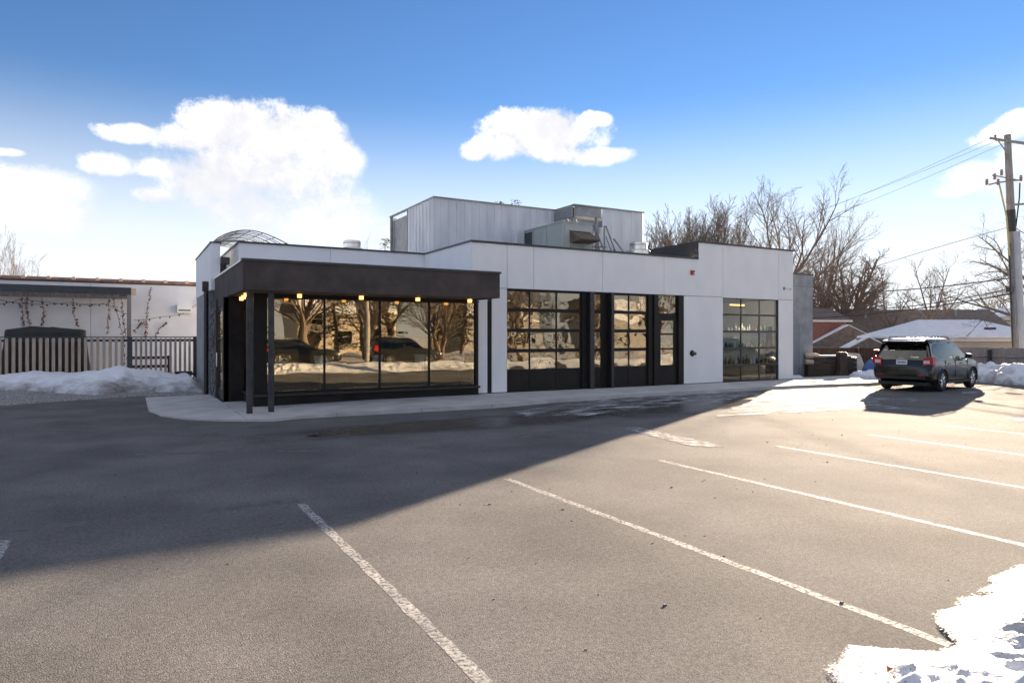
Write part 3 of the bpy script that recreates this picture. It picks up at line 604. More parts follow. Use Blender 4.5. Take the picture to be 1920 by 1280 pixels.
for dx, dz in ((.05, 4.25), (.12, 4.05), (.02, 3.88)): MB().tube([(23.15+dx, AY-.03, dz), (23.2+dx, AY-.2, dz-.06)], .085, 10).build('lamp_head', m_black, t)
B('mount', m_black, t, 23.12, 23.3, AY-.05, AY-.001, 3.85, 4.35)
t = thing('white_board', 'tall white boards leaning beside the grey annex door', 'board', (23.4, 19.0, .1))
MB().prism_x([(19.05, .6), (19.09, .6), (19.7, 2.0), (19.66, 2.0)], 23.25, 23.62).build('sheet', m_white, t)
MB().prism_x([(18.9, .55), (18.94, .55), (19.62, 1.75), (19.58, 1.75)], 23.5, 24.0).build('sheet', m_nwall, t)
t = thing('trash_can', 'low dark bin beside the leaning white boards', 'bin', (23.7, 18.95, .1))
MB().lathe((23.7, 18.95, .1), [(.26, 0), (.31, .4), (.33, .42)], 14).build('body', m_black, t); MB().lathe((23.7, 18.95, .52), [(.345, 0), (.33, .04), (.1, .09)], 14).build('lid', m_galvd, t)
t = thing('paper_notice', 'white paper notice taped inside the narrow side light', 'notice', (13.38, Y0, 1.5))
B('sheet', m_white, t, 13.24, 13.44, Y0+.120, Y0+.123, 1.50, 1.80); B('print', mat('print_blue', (.35, .5, .66), (.7, .76, .8), scale=40, rough=.6), t, 13.26, 13.42, Y0+.118, Y0+.1195, 1.55, 1.75)
# ------------------------------------------------------------------ roof equipment
def corrugated(mb, p, q, z0, z1, pitch=.3, depth=.03):      # ribbed sheet from p to q (xy)
    p, q = Vector((*p, 0)), Vector((*q, 0)); t = (q - p); n = max(1, int(t.length / pitch)); t = t / n; nrm = Vector((t.y, -t.x, 0)).normalized() * depth
    for i in range(n):
        a = p + t * i
        for f0, f1, o0, o1 in ((0, .80, 0, 0), (.80, .86, 0, 1), (.86, .94, 1, 1), (.94, 1.0, 1, 0)):
            A = a + t * f0 + nrm * o0; C_ = a + t * f1 + nrm * o1
            mb.quad((A.x, A.y, z0), (C_.x, C_.y, z0), (C_.x, C_.y, z1), (A.x, A.y, z1))
ZS = 6.70; k_ = (ZS - CAM_H)
def top_at(u, v): return at(u, v, k_ * F_PX / (HOR - v))
a = top_at(813.4, 370.6); b = top_at(1041.6, 397.6)
SX0, SY, SX1 = a.x, a.y, b.x
SYB = SY + 4.6
scr = thing('rooftop_screen', 'large ribbed metal equipment screen, the left one on the roof', 'screen', (SX0, SY, 4.2))
mb = MB(); corrugated(mb, (SX0, SY), (SX1, SY), 4.2, ZS); mb.build('front_sheet', m_galv, scr)
mb = MB(); corrugated(mb, (SX0, SY + 2.6), (SX0, SY), 4.2, ZS); mb.build('side_sheet', m_galv, scr)
B('side_panel', m_galvd, scr, SX0+.12, SX0+.17, SY+2.65, SYB-.1, 4.2, ZS-.14)
mb = MB(); corrugated(mb, (SX1, SYB), (SX0, SYB), 4.2, ZS); mb.build('back_sheet', m_galv, scr)
MB().box(SX0-.03, SX1, SY-.05, SY+.1, ZS, ZS+.05).box(SX0-.03, SX0+.08, SY+.1, SYB, ZS, ZS+.05).box(SX0, SX0+.1, SYB-.1, SYB, 4.2, ZS).box(SX0, SX0+.06, SY+2.55, SY+2.65, 4.2, ZS).build('frame', m_galvd, scr)
B('curb', m_cap, scr, SX0-.25, SX0+.5, SY-.35, SY-.06, 4.2, 4.45)
c = top_at(1075, 384.8); e = top_at(1202.8, 400.8); TX0, TY, TX1 = c.x, c.y, e.x
TXS = top_at(1128, 391.5).x
sc2 = thing('rooftop_screen', 'smaller metal equipment screen with open steel frame, right one on the roof', 'screen', (TX0, TY, 4.2))
mb = MB(); corrugated(mb, (TXS, TY), (TX1, TY), 4.2, ZS, .42, .02); mb.build('front_sheet', m_galv, sc2)
mb = MB(); corrugated(mb, (TX1, TY), (TX1, TY+3.5), 4.2, ZS); mb.build('side_sheet', m_galv, sc2)
MB().box(TX0, TX1+.03, TY-.05, TY+.06, ZS, ZS+.05).box(TX0, TX0+.12, TY+.06, TY+4, ZS-.02, ZS+.045).build('roof_edge', m_galvd, sc2)
B('header', m_galvd, sc2, TX0+.1, TXS, TY+.02, TY+.07, ZS-.35, ZS-.001)
for i, y in enumerate((.8, 1.9, 3.0, 3.9)): B('beam', m_galvd, sc2, TX0+.05, TX1-.05, TY+y, TY+y+.1, ZS-.32, ZS-.04)
B('beam', m_galvd, sc2, TX0+.0, TX0+.1, TY+.1, TY+4, ZS-.42, ZS-.06)
for x, y in ((TX0+.05, TY+.1), (TX0+.05, TY+3.8), (TXS-.2, TY+.1), (TXS-.15, TY+2.0)): B('post', m_galvd, sc2, x, x+.12, y, y+.12, 4.2, ZS-.05)
for x in (TX0+.2, TX0+.6): MB().tube([(x, TY+.9, ZS-.1), (x+.5, TY+.9, ZS-1.1)], .04, 6).build('brace', m_galvd, sc2)
B('inner_sheet', mat('rust_sheet', (.40, .30, .22), (.52, .44, .38), scale=2, rough=.7), sc2, TXS-.12, TXS-.04, TY+.3, TY+.34, 4.2, ZS-.4)
# roof-top air handler
RY = 19.5; p0 = onY(1053.3, 416, RY); p1 = onY(1111, 422.7, RY)
RX0, RX1, RZ = p0.x, p1.x, p0.z
rtu = thing('air_handler', 'grey-green rooftop air handler with a slanted intake hood', 'air handler', (RX0, RY, 4.2))
B('cabinet', m_rtu, rtu, RX0, RX1, RY, RY+3.2, 4.35, RZ); B('lid', m_rtu, rtu, RX0-.03, RX1+.03, RY-.03, RY+3.23, RZ, RZ+.04); B('curb', m_galvd, rtu, RX0+.05, RX1-.05, RY+.05, RY+3.15, 4.19, 4.35)
B('louver', m_louver, rtu, RX0-.03, RX0-.001, RY+2.0, RY+3.1, 4.5, RZ-.08)
for y in (.95, 1.9): B('panel_seam', m_galvd, rtu, RX0-.008, RX0-.001, RY+y, RY+y+.025, 4.4, RZ-.05)
xm = (RX0 + RX1) / 2
MB().prism_x([(RY-.001, RZ-.28), (RY-.62, RZ-.62), (RY-.60, RZ-.66), (RY-.001, RZ-.70)], RX0+.35, RX1-.12).build('intake_hood', m_hood, rtu)
B('intake_hood_top', m_rtu, rtu, RX0+.3, RX1-.1, RY-.06, RY-.002, RZ-.28, RZ-.24)
B('access_panel', m_rtu, rtu, RX0+.12, RX0+.3, RY-.02, RY-.001, 4.4, RZ-.1); MB().prism_x([(RY-.02, 4.5), (RY-.3, 4.5), (RY-.02, RZ-.72)], xm-.3, xm+.25).build('vent_chute', m_rtu, rtu)
t = thing('roof_stair', 'grey steel access stair with railings in front of the right screen', 'stair', (TXS-.1, TY-.6, 4.2))
sx = TXS-.35
for i in range(5): B('tread', m_galvd, t, sx-.15, sx+.35, TY-.75+.12*i, TY-.6+.12*i, 4.3+.22*i, 4.34+.22*i)
for dx in (-.17, .37):
    for q in (0, 1): MB().tube([(sx+dx, TY-.8, 4.2), (sx+dx, TY-.8, 4.95), (sx+dx, TY-.2, 6.0), (sx+dx, TY-.1, 6.0), (sx+dx, TY-.1, 4.2)][q:4+q], .028, 6).build('rail_post', m_galvd, t)
    MB().tube([(sx+dx, TY-.8, 4.55), (sx+dx, TY-.2, 5.6)], .022, 6).build('mid_rail', m_galvd, t)
MB().tube([(sx+.5, TY-.5, 5.5), (sx+1.25, TY-.45, 4.8), (sx+1.25, TY-.45, 4.2)], .03, 6).build('hand_rail', m_galvd, t)
MB().tube([(sx+.5, TY-.5, 5.1), (sx+1.0, TY-.45, 4.62), (sx+1.0, TY-.45, 4.2)], .03, 6).build('hand_rail', m_galvd, t)
def vent(x, y, z, s, label, name='exhaust_fan'):
    t = thing(name, label, 'roof vent', (x, y, z))
    MB().lathe((x, y, z), [(.33*s, 0), (.33*s, .18*s)], 20).build('curb', m_galvd, t, smooth=False)
    MB().lathe((x, y, z+.18*s), [(.30*s, 0), (.42*s, .16*s), (.47*s, .30*s), (.47*s, .62*s), (.42*s, .66*s)], 24).build('shroud', m_alu, t, smooth=False)
    MB().lathe((x, y, z+.84*s), [(.34*s, 0), (.35*s, .28*s), (.33*s, .30*s)], 24).build('cowl', m_alu, t, smooth=False)
    MB().lathe((x, y, z+1.02*s), [(.358*s, 0), (.358*s, .03*s)], 24).build('band', m_galvd, t)
vp = onY(1197, 470, 19.2); vent(vp.x, vp.y, 4.2, .92, 'round bright metal exhaust fan on the roof near the raised parapet')
B('fan_motor', m_black, [o for o in COL.objects if o.name.startswith('exhaust_fan')][0], vp.x-.62, vp.x-.2, vp.y-.35, vp.y-.1, 4.2, 4.55)
t = thing('roof_duct', 'bent silver pipe lying on the roof beside the exhaust fan', 'duct', (vp.x, vp.y, 4.2))
MB().tube([(vp.x-.2, vp.y-.5, 4.45), (vp.x+.6, vp.y-.55, 4.66), (vp.x+1.3, vp.y-.5, 4.72), (vp.x+2.2, vp.y-.4, 4.60)], .05, 8).build('pipe', m_alu, t)
for dx in (.0, 1.1): B('support', m_black, t, vp.x+dx, vp.x+dx+.25, vp.y-.65, vp.y-.35, 4.2, 4.45+.12*dx)
v2 = onY(660, 470, 23.4); vent(v2.x, v2.y, 4.19, .86, 'small round metal vent behind the left parapet', 'roof_vent')
# woven bentwood arch over the left roof corner
t = thing('woven_arch', 'arched lattice of bent pale wooden rods above the left roof corner', 'lattice', (2.4, 23.5, ZP))
r3 = random.Random(4)
for i in range(15):
    f = i / 14; y = 22.1 + 3.4 * f; x0 = 2.15 + .1 * f; x1 = 4.7 + .2*r3.random() - 1.1 * f; hgt = .62 - .15 * f
    pts = [(x0 + (x1 - x0) * s, y + .5 * s, ZP + .03 + hgt * (math.sin(math.pi * min(1, s * 1.0)) ** .8) * (1 - .45 * s)) for s in [j / 14 for j in range(15)]]
    MB().tube(pts, .017, 5).build('rod', m_nwall if i % 3 else m_greywood, t)
for j in (2, 4, 6, 8, 10, 12):
    s = j / 14; pts = []
    for i in range(15):
        f = i / 14; x0 = 2.15 + .1 * f; x1 = 4.8 - 1.1 * f; pts.append((x0 + (x1 - x0) * s, 22.1 + 3.4 * f + .5 * s, ZP + .03 + (.62 - .15 * f) * (math.sin(math.pi * s) ** .8) * (1 - .45 * s)))
    MB().tube(pts, .013, 5).build('cross_rod', m_greywood, t)
MB().tube([(2.2, 22.0, ZP+.08), (3.0, 21.6, ZP+.08)], .03, 6).build('base_bar', m_galvd, t)
# ------------------------------------------------------------------ left: neighbour wall, pergola, fence
NY = 31.0
nz_ = lambda u, v: onY(u, v, NY).z
nb = thing('neighbour_building', 'low white rendered building behind the slatted fence', 'building', (-4, NY, 0))
B('wall', m_nwall, nb, -16, 14, NY, NY+6, -.05, 3.9)  # unseen right end added behind the restaurant to keep sun off the fence
for x in (-13, -9.6, -6.2, -1.35): B('wall_joint', m_joint, nb, x, x+.012, NY-.003, NY-.0005, .1, 3.85)
MB().tube([(-16, NY+.02, 4.0), (14, NY+.02, 4.0)], .085, 10).build('copper_pipe', m_copper, nb)
B('wall_cap', m_cap, nb, -16, 14, NY-.03, NY+.2, 3.9, 3.925)
for i in range(24):
    x = -15.4 + .79 * i; B('pipe_bracket', m_bracket, nb, x, x+.13, NY-.09, NY+.12, 3.99, 4.11)
t = thing('wall_heater', 'white box with a bent conduit on the neighbouring wall', 'wall unit', (2.0, NY, 2.9))
hp = onY(350, 577, NY-.3)
B('case', m_white, t, hp.x-.35, hp.x+.2, NY-.32, NY-.001, hp.z-.2, hp.z+.12); B('shadow_gap', m_cap, t, hp.x-.30, hp.x+.15, NY-.33, NY-.321, hp.z-.13, hp.z-.08)  # dark strip across the front of the case
MB().tube([(hp.x+.2, NY-.1, hp.z), (hp.x+.4, NY-.08, hp.z+.15), (hp.x+.45, NY-.05, hp.z+.45)], .03, 6).build('conduit', m_conduit, t)
PY = 28.55
pg = thing('pergola', 'dark steel pergola with timber slat roof behind the fence', 'pergola', (-3, PY, 0))
bp = onY(246, 545, PY); BZt = onY(120, 535.3, PY).z
B('front_beam', m_cap, pg, -16, bp.x, PY, PY+.14, BZt-.26, BZt); B('rear_beam', m_greywood, pg, -16, bp.x, NY-.35, NY-.2, BZt-.32, BZt-.06)
B('end_beam', m_cap, pg, bp.x-.14, bp.x-.001, PY+.14, NY-.35, BZt-.24, BZt-.02)
for i in range(52):
    x = bp.x - .35 - .3 * i; B('roof_slat', m_greywood, pg, x, x+.045, PY+.14, NY-.05, BZt-.22, BZt-.10)
for x in (bp.x-.14, bp.x-5.2, bp.x-10.2): B('post', m_cap if x < bp.x-1 else m_greywood, pg, x+.001, x+.139, PY+.001, PY+.139, 0, BZt-.261)
B('lamp_box', m_bracket, pg, bp.x+.002, bp.x+.16, PY+.02, PY+.12, BZt-.28, BZt-.02)
FY = 27.9
fence = thing('slat_fence', 'upright timber slat fence on dark rails behind the snow bank', 'fence', (-3, FY, 0))
xg = onY(238, 700, FY).x; xe = 2.08
for z in (.35, 1.62): B('rail', m_cap, fence, -16, xe, FY+.09, FY+.14, z, z+.09)
B('top_rail', m_cap, fence, -16, xe, FY+.055, FY+.15, 1.765, 1.80)
r4 = random.Random(8); x = xg - .2
while x > -9.5:
    MB().box(x, x+.092+r4.uniform(-.006, .006), FY, FY+.085, -.02, 1.755+r4.uniform(-.008, .004)).build('slat', m_cedar, fence); x -= .186 + r4.uniform(-.004, .004)
x = xg + .25
while x < xe - .1:
    MB().box(x, x+.075, FY+.005, FY+.085, -.02, 1.75+r4.uniform(-.008, .004)).build('slat', m_greywood, fence); x += .158 + r4.uniform(-.004, .004)
B('gate_post', m_cap, fence, xg+.02, xg+.17, FY-.02, FY+.1, -.02, 1.79); B('end_post', m_black, fence, xe-.02, xe+.1, FY-.02, FY+.1, -.02, 1.81)
# covered grill station behind the fence
cx = onY(88, 660, 29.3).x
cv = MB(); NU, NV = 22, 12
for j in range(NV + 1):
    v = j / NV
    for i in range(NU):
        a_ = 2 * math.pi * i / NU; ca, sa = math.cos(a_), math.sin(a_)
        sx_ = 1.22 * (abs(ca) ** .45) * (1 if ca > 0 else -1); sy_ = .52 * (abs(sa) ** .5) * (1 if sa > 0 else -1)
        flare = 1.10 - .14 * v; zz = 2.02 * (v ** .8) if v < 1 else 2.02
        rr = flare if v < .92 else (.86 if v < .99 else .35)
        zt_ = min(zz, 1.98 + .07 * fbm(sx_, sy_, 1.4)) + (.05 * fbm(sx_*rr, sy_, 2.5, 3, v) if v > .5 else 0)
        cv.v.append((cx + sx_ * rr + .05 * fbm(sx_, sy_, 2.0, 3, v * 2), 29.3 + sy_ * rr, .12 + zt_ * 1.02))
for j in range(NV):
    for i in range(NU): i2 = (i + 1) % NU; cv.f.append((j*NU+i, j*NU+i2, (j+1)*NU+i2, (j+1)*NU+i)); cv.mi.append(0)
cv.f.append(tuple(NV*NU+i for i in range(NU))); cv.mi.append(0)
tag(cv.build('covered_grill', m_tarp, None, (cx, 29.3, .0), smooth=True), 'bulky object under a black tarpaulin behind the timber slats', 'covered object')
bx = onY(280, 690, 28.9).x
t = thing('wooden_bench', 'dark brown timber bench seen through the gate slats', 'bench', (bx, 28.9, 0))
for z in (.62, .95): B('back_slat', m_wood, t, bx-.75, bx+.75, 28.9, 28.94, z, z+.11)
B('seat', m_wood, t, bx-.75, bx+.75, 28.45, 28.9, .40, .46)
for dx in (-.7, .62): B('leg', m_wood, t, bx+dx, bx+dx+.08, 28.5, 28.58, 0, .40); B('back_leg', m_wood, t, bx+dx, bx+dx+.08, 28.945, 29.02, 0, 1.08)
ub = onY(345, 700, 27.3).x
tag(MB().box(ub-.28, ub+.24, 27.2, 27.55, 0, .48).box(ub-.31, ub+.27, 27.17, 27.58, .48, .53).build('utility_box', m_black, None, (ub, 27.4, 0)), 'low black utility box in the snow at the gate foot', 'box')
# vines and string lights
def vine(px_pts, Y, leaves, label, seed):
    q = random.Random(seed); pts = []
    for u, v in px_pts: pts.append(onY(u, v, Y))
    t = thing('climbing_vine', label, 'vine', (pts[0].x, Y, pts[0].z), 'leafless vines with dry red leaves')
    fine = []
    for a_, b_ in zip(pts[:-1], pts[1:]):
        for i in range(6): fine.append(a_.lerp(b_, i / 6) + Vector((q.uniform(-.02, .02), q.uniform(-.02, .02), 0)))
    fine.append(pts[-1]); MB().tube(fine, .009, 4).build('stem', m_twig, t)
    lf = MB()
    for i in range(leaves * 2):
        p = fine[q.randrange(len(fine))] + Vector((q.uniform(-.05, .05), q.uniform(-.1, .03), q.uniform(-.07, .05)))
        s_ = q.uniform(.02, .05); a_ = Vector((q.uniform(-1, 1), q.uniform(-1, 1), q.uniform(-1, 1))).normalized() * s_; b_ = a_.orthogonal().normalized() * s_ * .7
        lf.quad(p - a_, p + b_, p + a_, p - b_)
    lf.build('leaves', m_redleaf, t, kind='stuff')
vine([(40, 545), (42, 590), (43, 612)], NY-.1, 26, 'red-leaved vine strand left of the tarpaulin top', 1)
vine([(50, 548), (49, 580), (57, 612)], NY-.12, 34, 'thick double vine strand just above the tarpaulin', 2)
vine([(77, 545), (82, 590), (80, 607)], NY-.1, 22, 'single vine strand hanging at the middle of the tarpaulin', 3)
vine([(138, 560), (139, 590), (145, 612)], NY-.1, 26, 'vine strand at the right edge of the tarpaulin', 4)
vine([(203, 555), (204, 590), (201, 625)], NY-.1, 26, 'vine strand near the joint of the white wall', 5)
vine([(212, 560), (222, 595), (232, 640), (233, 690)], 28.4, 30, 'long vine strand crossing to the pergola post', 6)
vine([(228, 560), (231, 600), (235, 630)], 28.5, 22, 'vine strand twined beside the pergola post', 7)
vine([(284, 540), (277, 575), (275, 612), (272, 630)], NY-.1, 34, 'tall vine on the white wall right of the pergola post', 8)
vine([(273, 600), (262, 608), (252, 620)], NY-.1, 24, 'short vine branching left over the gate', 9)
vine([(290, 630), (302, 612), (312, 606)], NY-.1, 20, 'short vine branching right over the gate', 10)
for i, (ps, lb) in enumerate(((((0, 562), (60, 570), (130, 567), (200, 570), (240, 590)), 'string of small bulbs sagging below the pergola'), (((0, 570), (40, 560), (90, 566), (150, 571), (195, 569)), 'second string of bulbs crossing under the pergola slats'), (((250, 600), (300, 594), (345, 587)), 'string of bulbs from the pergola post to the white wall unit'))):
    t = thing('string_lights', lb, 'string lights', tuple(onY(*ps[0], 29.5)), 'outdoor bulb strings')
    pts = [onY(u, v, 29.5) for u, v in ps]; fine = []
    for a_, b_ in zip(pts[:-1], pts[1:]):
        for j in range(5): fine.append(a_.lerp(b_, j / 5) - Vector((0, 0, .03 * math.sin(math.pi * j / 5))))
    fine.append(pts[-1]); MB().tube(fine, .008, 4).build('cable', m_wire, t)
    for p in fine[1::2]: MB().lathe((p.x, p.y, p.z-.075), [(.008, 0), (.028, .02), (.022, .05), (.012, .072)], 6).build('bulb', m_wire, t)
# ------------------------------------------------------------------ snow and gravel heightfields
def height_sheet(name, x0, x1, y0, y1, res, fn, m, label=None, cat=None, kind='stuff'):
    nx = int((x1 - x0) / res); ny = int((y1 - y0) / res); V = []; D = []; CV = []; idx = {}; Fc = []
    H = [[fn(x0 + (x1 - x0) * i / nx, y0 + (y1 - y0) * j / ny) for j in range(ny + 1)] for i in range(nx + 1)]
    def vid(i, j):
        if (i, j) not in idx:
            idx[(i, j)] = len(V); z, d = H[i][j][:2]; CV.append(H[i][j][2] if len(H[i][j]) > 2 else 1.0); V.append((x0 + (x1 - x0) * i / nx, y0 + (y1 - y0) * j / ny, max(z, -.02))); D.append(d)
        return idx[(i, j)]
    for i in range(nx):
        for j in range(ny):
            if max(H[i][j][0], H[i+1][j][0], H[i][j+1][0], H[i+1][j+1][0]) > 0: Fc.append((vid(i, j), vid(i+1, j), vid(i+1, j+1), vid(i, j+1)))
    me = bpy.data.meshes.new(name); me.from_pydata(V, [], Fc); me.materials.append(m)
    a = me.attributes.new('dirt', 'FLOAT', 'POINT'); a.data.foreach_set('value', D); a = me.attributes.new('cover', 'FLOAT', 'POINT'); a.data.foreach_set('value', CV)
    me.polygons.foreach_set('use_smooth', [True] * len(Fc)); me.update()
    o = bpy.data.objects.new(name, me); COL.objects.link(o); o['kind'] = kind
    if label: o['label'] = label
    return o
EDGE = [(-30, 20.8), (-12, 21), (-6, 21.3), (-3, 21.9), (-1.8, 22.4), (-.6, 23.0), (.4, 23.25), (1.2, 22.7), (2.2, 22.6)]
def lerp_tab(tab, x):
    for a, b in zip(tab[:-1], tab[1:]):
        if a[0] <= x <= b[0]: return a[1] + (b[1] - a[1]) * (x - a[0]) / (b[0] - a[0])
    return tab[0][1] if x < tab[0][0] else tab[-1][1]
def lumps(x, y, s, seed=0.0):
    d = noise.voronoi(Vector((x * s + .5 * fbm(x, y, s * .8, 2), y * s, seed)))[0][0]; return math.sqrt(max(0, 1 - d * d * 1.6))
def gravel_h(x, y):
    e = y - lerp_tab(EDGE, x) + .06 * fbm(x, y, 1.5)
    return (min(.02 + .05 * e, .3) + .018 * fbm(x, y, 9, 3) if e > 0 else -.02, .2)
height_sheet('gravel_strip', -14, 2.12, 20.8, 27.9, .09, gravel_h, m_gravel, kind='structure')
SFRONT = [(-30, 25.6), (-9, 25.7), (-5, 25.8), (-3.6, 25.9), (-2.5, 25.6), (-1.6, 24.8), (-.9, 24.5), (-.2, 24.9), (.5, 25.0), (1.2, 24.6), (2.12, 24.2)]
def left_bank(x, y):
    f = lerp_tab(SFRONT, x) - .9 + .45 * fbm(x, y, .8, 3); e = y - f
    if e <= 0: return (-.05, .4)
    t = min(1, e / 1.9); ridge = .54 + .10 * fbm(x, 3.1, .6, 3) + (.16 * math.exp(-((x + .35) / .55) ** 2) if y < 27 else 0)
    if x > .6: ridge -= .1 * min(1, (x - .6) / .8)
    z = .12 + (ridge - .12) * (t ** .75) * 1.0 + .10 * lumps(x, y, 1.3) * (1 - abs(2 * t - 1) * .4) + .05 * fbm(x, y, 2.6, 6)
    return (z * min(1, e / .15) * min(1, .12 + max(0, 2.09 - x) / .35), .34 * (1 - t) ** 1.3 + .02)
height_sheet('snow_bank', -14, 2.10, 22.6, 27.85, .06, left_bank, m_snow, 'low crusty snow bank along the timber slat fence', 'snow')
NEARE = [(2.0, 1.2), (2.95, 1.9), (3.2, 2.30), (3.63, 2.43), (3.92, 2.22), (4.15, 2.12), (4.5, 2.45), (4.8, 2.42), (5.7, 2.58), (6.2, 2.62), (9, 2.65), (14, 2.7), (40, 2.6)]
def near_bank(x, y):
    e = lerp_tab(NEARE, x) + .10 * fbm(x, y, 3, 4) - y
    if x < 3.2: e = min(e, (x - 2.75) + .10 * fbm(x, y, 3, 4))
    if e <= -.13: return (-.05, .3, e)
    if e <= 0: return (.004, .3, e)
    z = .012 + .03 * min(1, e / .25)
    r = max(0, e - .26 - .08 * fbm(x, y, 2.2, 3))
    c = min(1, r / .22)
    z += c * (.035 + .065 * (.4 + fbm(x, y, 3.5, 4, 2.2)) + .030 * fbm(x, y, 8, 5) * (1 - .6 * min(1, r / 1.2)) + .007 * fbm(x, y, 30, 3)) + .30 * min(1, max(0, r - .1) / 1.0) ** 1.3
    if y < .5: z *= max(0, 1 - (.5 - y) / 2.6)
    return (z, .16 * c * (1 - min(1, r / .8)) + (.20 if e < .2 else (.06 if e < .5 else -.04)), e)
height_sheet('snow_bank', 2.6, 7.2, .3, 2.95, .022, near_bank, m_nearsnow, 'bright sunlit snow bank in the near right corner', 'snow')
height_sheet('snow_bank', 7.2, 38, -2.2, 3.0, .11, near_bank, m_snow, 'long snow bank along the near edge of the lot', 'snow')
def mound(cx, cy, rx, ry, h, seed, dirt=.05, rot=0.0):
    ca, sa = math.cos(rot), math.sin(rot)
    def f(x, y):
        u = ((x - cx) * ca + (y - cy) * sa) / rx; v = (-(x - cx) * sa + (y - cy) * ca) / ry; d = math.hypot(u, v) + .28 * fbm(x, y, .9, 4, seed); d = max(d, 0)
        if d >= 1: return (-.05, .4)
        return (h * (1 - d ** 2.2) * (1 + .5 * fbm(x, y, 1.1, 3, seed + 2)) + h * .25 * lumps(x, y, 1.8, seed) + .05 * fbm(x, y, 4, 4, seed), dirt + .3 * max(0, d - .45))
    return f
height_sheet('snow_bank', 27.2, 33.2, 5, 15.5, .1, lambda x, y: mound(31.3, 10.5, 2.6, 6.0, .75, 3.0, .08)(x, y), m_snow, 'rough grey-white snow bank behind the parked car', 'snow')
height_sheet('snow_bank', 26.5, 33, 15.2, 20, .08, mound(29.6, 17.2, 3.0, 1.15, .5, 5.0, .06, -.15), m_snow, 'lumpy snow pile in front of the brown metal fence', 'snow')
height_sheet('snow_bank', 22.9, 25, 17.9, 19.6, .06, mound(23.9, 18.5, .7, .4, .24, 8.0, .02), m_snow, 'tiny snow heap at the foot of the grey annex', 'snow')
# ------------------------------------------------------------------ right side: fences, clutter
fa = at(1520, 650, 32.2); fb = at(1712, 650, 32.8)
brf = thing('metal_fence', 'brown ribbed metal fence beyond the annex', 'fence', (fa.x, fa.y, 0))
mb = MB(); corrugated(mb, (fa.x, fa.y), (fb.x, fb.y), -.05, 1.24, .16, .05); mb.build('ribbed_sheet', m_brownfence, brf)
dirv = (fb - fa); dirv.z = 0; dirv.normalize(); nv = Vector((dirv.y, -dirv.x, 0))
for z in (1.24,): MB().tube([(fa.x, fa.y, z), (fb.x, fb.y, z)], .03, 6).build('top_rail', m_brownfence, brf)
n = int((fb - fa).length / 2.4)
for i in range(n + 1):
    p = fa + dirv * 2.4 * i + nv * .09; B('post', m_brownfence, brf, p.x-.04, p.x+.04, p.y-.04, p.y+.04, -.05, 1.27)
ga = at(1718, 650, 32.6); gb = at(1990, 650, 27.5); dv = gb - ga; dv.z = 0; L_ = dv.length; dv.normalize(); nv2 = Vector((dv.y, -dv.x, 0))
pf = thing('plank_fence', 'weathered grey plank fence behind the parked car', 'fence', (ga.x, ga.y, 0)); q = random.Random(3)
k = 0.0
while k < L_:
    p = ga + dv * k; w_ = .145; o_ = q.uniform(-.012, .012)
    a2 = p + nv2 * o_; b2 = p + dv * w_ + nv2 * (o_ + q.uniform(-.006, .006)); c2 = b2 - nv2 * .02; d2 = a2 - nv2 * .02
    MB().prism([(a2.x, a2.y), (b2.x, b2.y), (c2.x, c2.y), (d2.x, d2.y)], -.1, 1.31 + q.uniform(-.012, .015)).build('plank', m_greywood, pf); k += w_ + .006
for z in (.35, .92):
    a2 = ga + nv2 * .05; b2 = gb + nv2 * .05; MB().tube([(a2.x, a2.y, z), (b2.x, b2.y, z)], .035, 4).build('rail', m_greywood, pf)
hp_ = ga + dv * (L_ * .555) + nv2 * .1
MB().box(hp_.x-.06, hp_.x+.06, hp_.y-.06, hp_.y+.06, -.05, 1.22).build('gate_post', m_black, pf); MB().tube([tuple(hp_ - dv * .2 + Vector((0, 0, .85))), tuple(hp_ + dv * .25 + Vector((0, 0, .85)))], .05, 6).build('latch', m_black, pf)
# clutter before the brown fence
def rotbox(mb, c, r, u, w, z0, z1):        # box along direction u (half length r) and half width w
    nn = Vector((u.y, -u.x, 0)); P = [c + u * r + nn * w, c - u * r + nn * w, c - u * r - nn * w, c + u * r - nn * w]
    mb.prism([(p.x, p.y) for p in reversed(P)], z0, z1); return mb
RV = Vector((CF, -SF, 0))
c0 = at(1556, 690, 30.6); c0.z = 0
t = thing('timber_crate', 'dark brown timber crate with snow on its top', 'crate', tuple(c0))
for i in range(4): rotbox(MB(), c0, .95, RV, .55, .05 + .2 * i, .235 + .2 * i).build('plank', m_wood, t)
MB_ = rotbox(MB(), c0, .98, RV, .57, .86, .90); MB_.build('lid', m_wood, t)
rotbox(MB(), c0 + Vector((.1, .05, 0)), .75, RV, .45, .90, .96).build('snow_cover', m_snow, t)
c1 = at(1578, 690, 30.0); c1.z = 0
t = thing('tree_stump', 'tall dark rotten stump beside the timber crate', 'stump', tuple(c1))
MB().lathe((c1.x, c1.y, 0), [(.34, 0), (.27, .25), (.22, .7), (.25, 1.05), (.16, 1.12)], 9).build('trunk', m_wood, t)
c2_ = at(1604, 690, 30.9); c2_.z = 0
t = thing('plywood_sheet', 'pale plywood sheet leaning on the brown metal fence', 'sheet', tuple(c2_))
mb = MB(); A_ = c2_ - RV * .5; B_ = c2_ + RV * .62; bk = Vector((SF, CF, 0))
for dz, off in ((0, 0), (1, .35)): pass
P = [A_, B_, B_ - RV * .22 + bk * .4 + Vector((0, 0, 1.02)), A_ + bk * .4 + Vector((0, 0, 1.06))]
mb.quad(*[tuple(p) for p in P]); mb.quad(*[tuple(p + bk * .03) for p in reversed(P)])
for i in range(4): mb.quad(tuple(P[i]), tuple(P[i] + bk * .03), tuple(P[(i+1) % 4] + bk * .03), tuple(P[(i+1) % 4]))
mb.build('sheet', mat('plywood', (.48, .44, .38), (.58, .54, .48), scale=4, rough=.8), t)
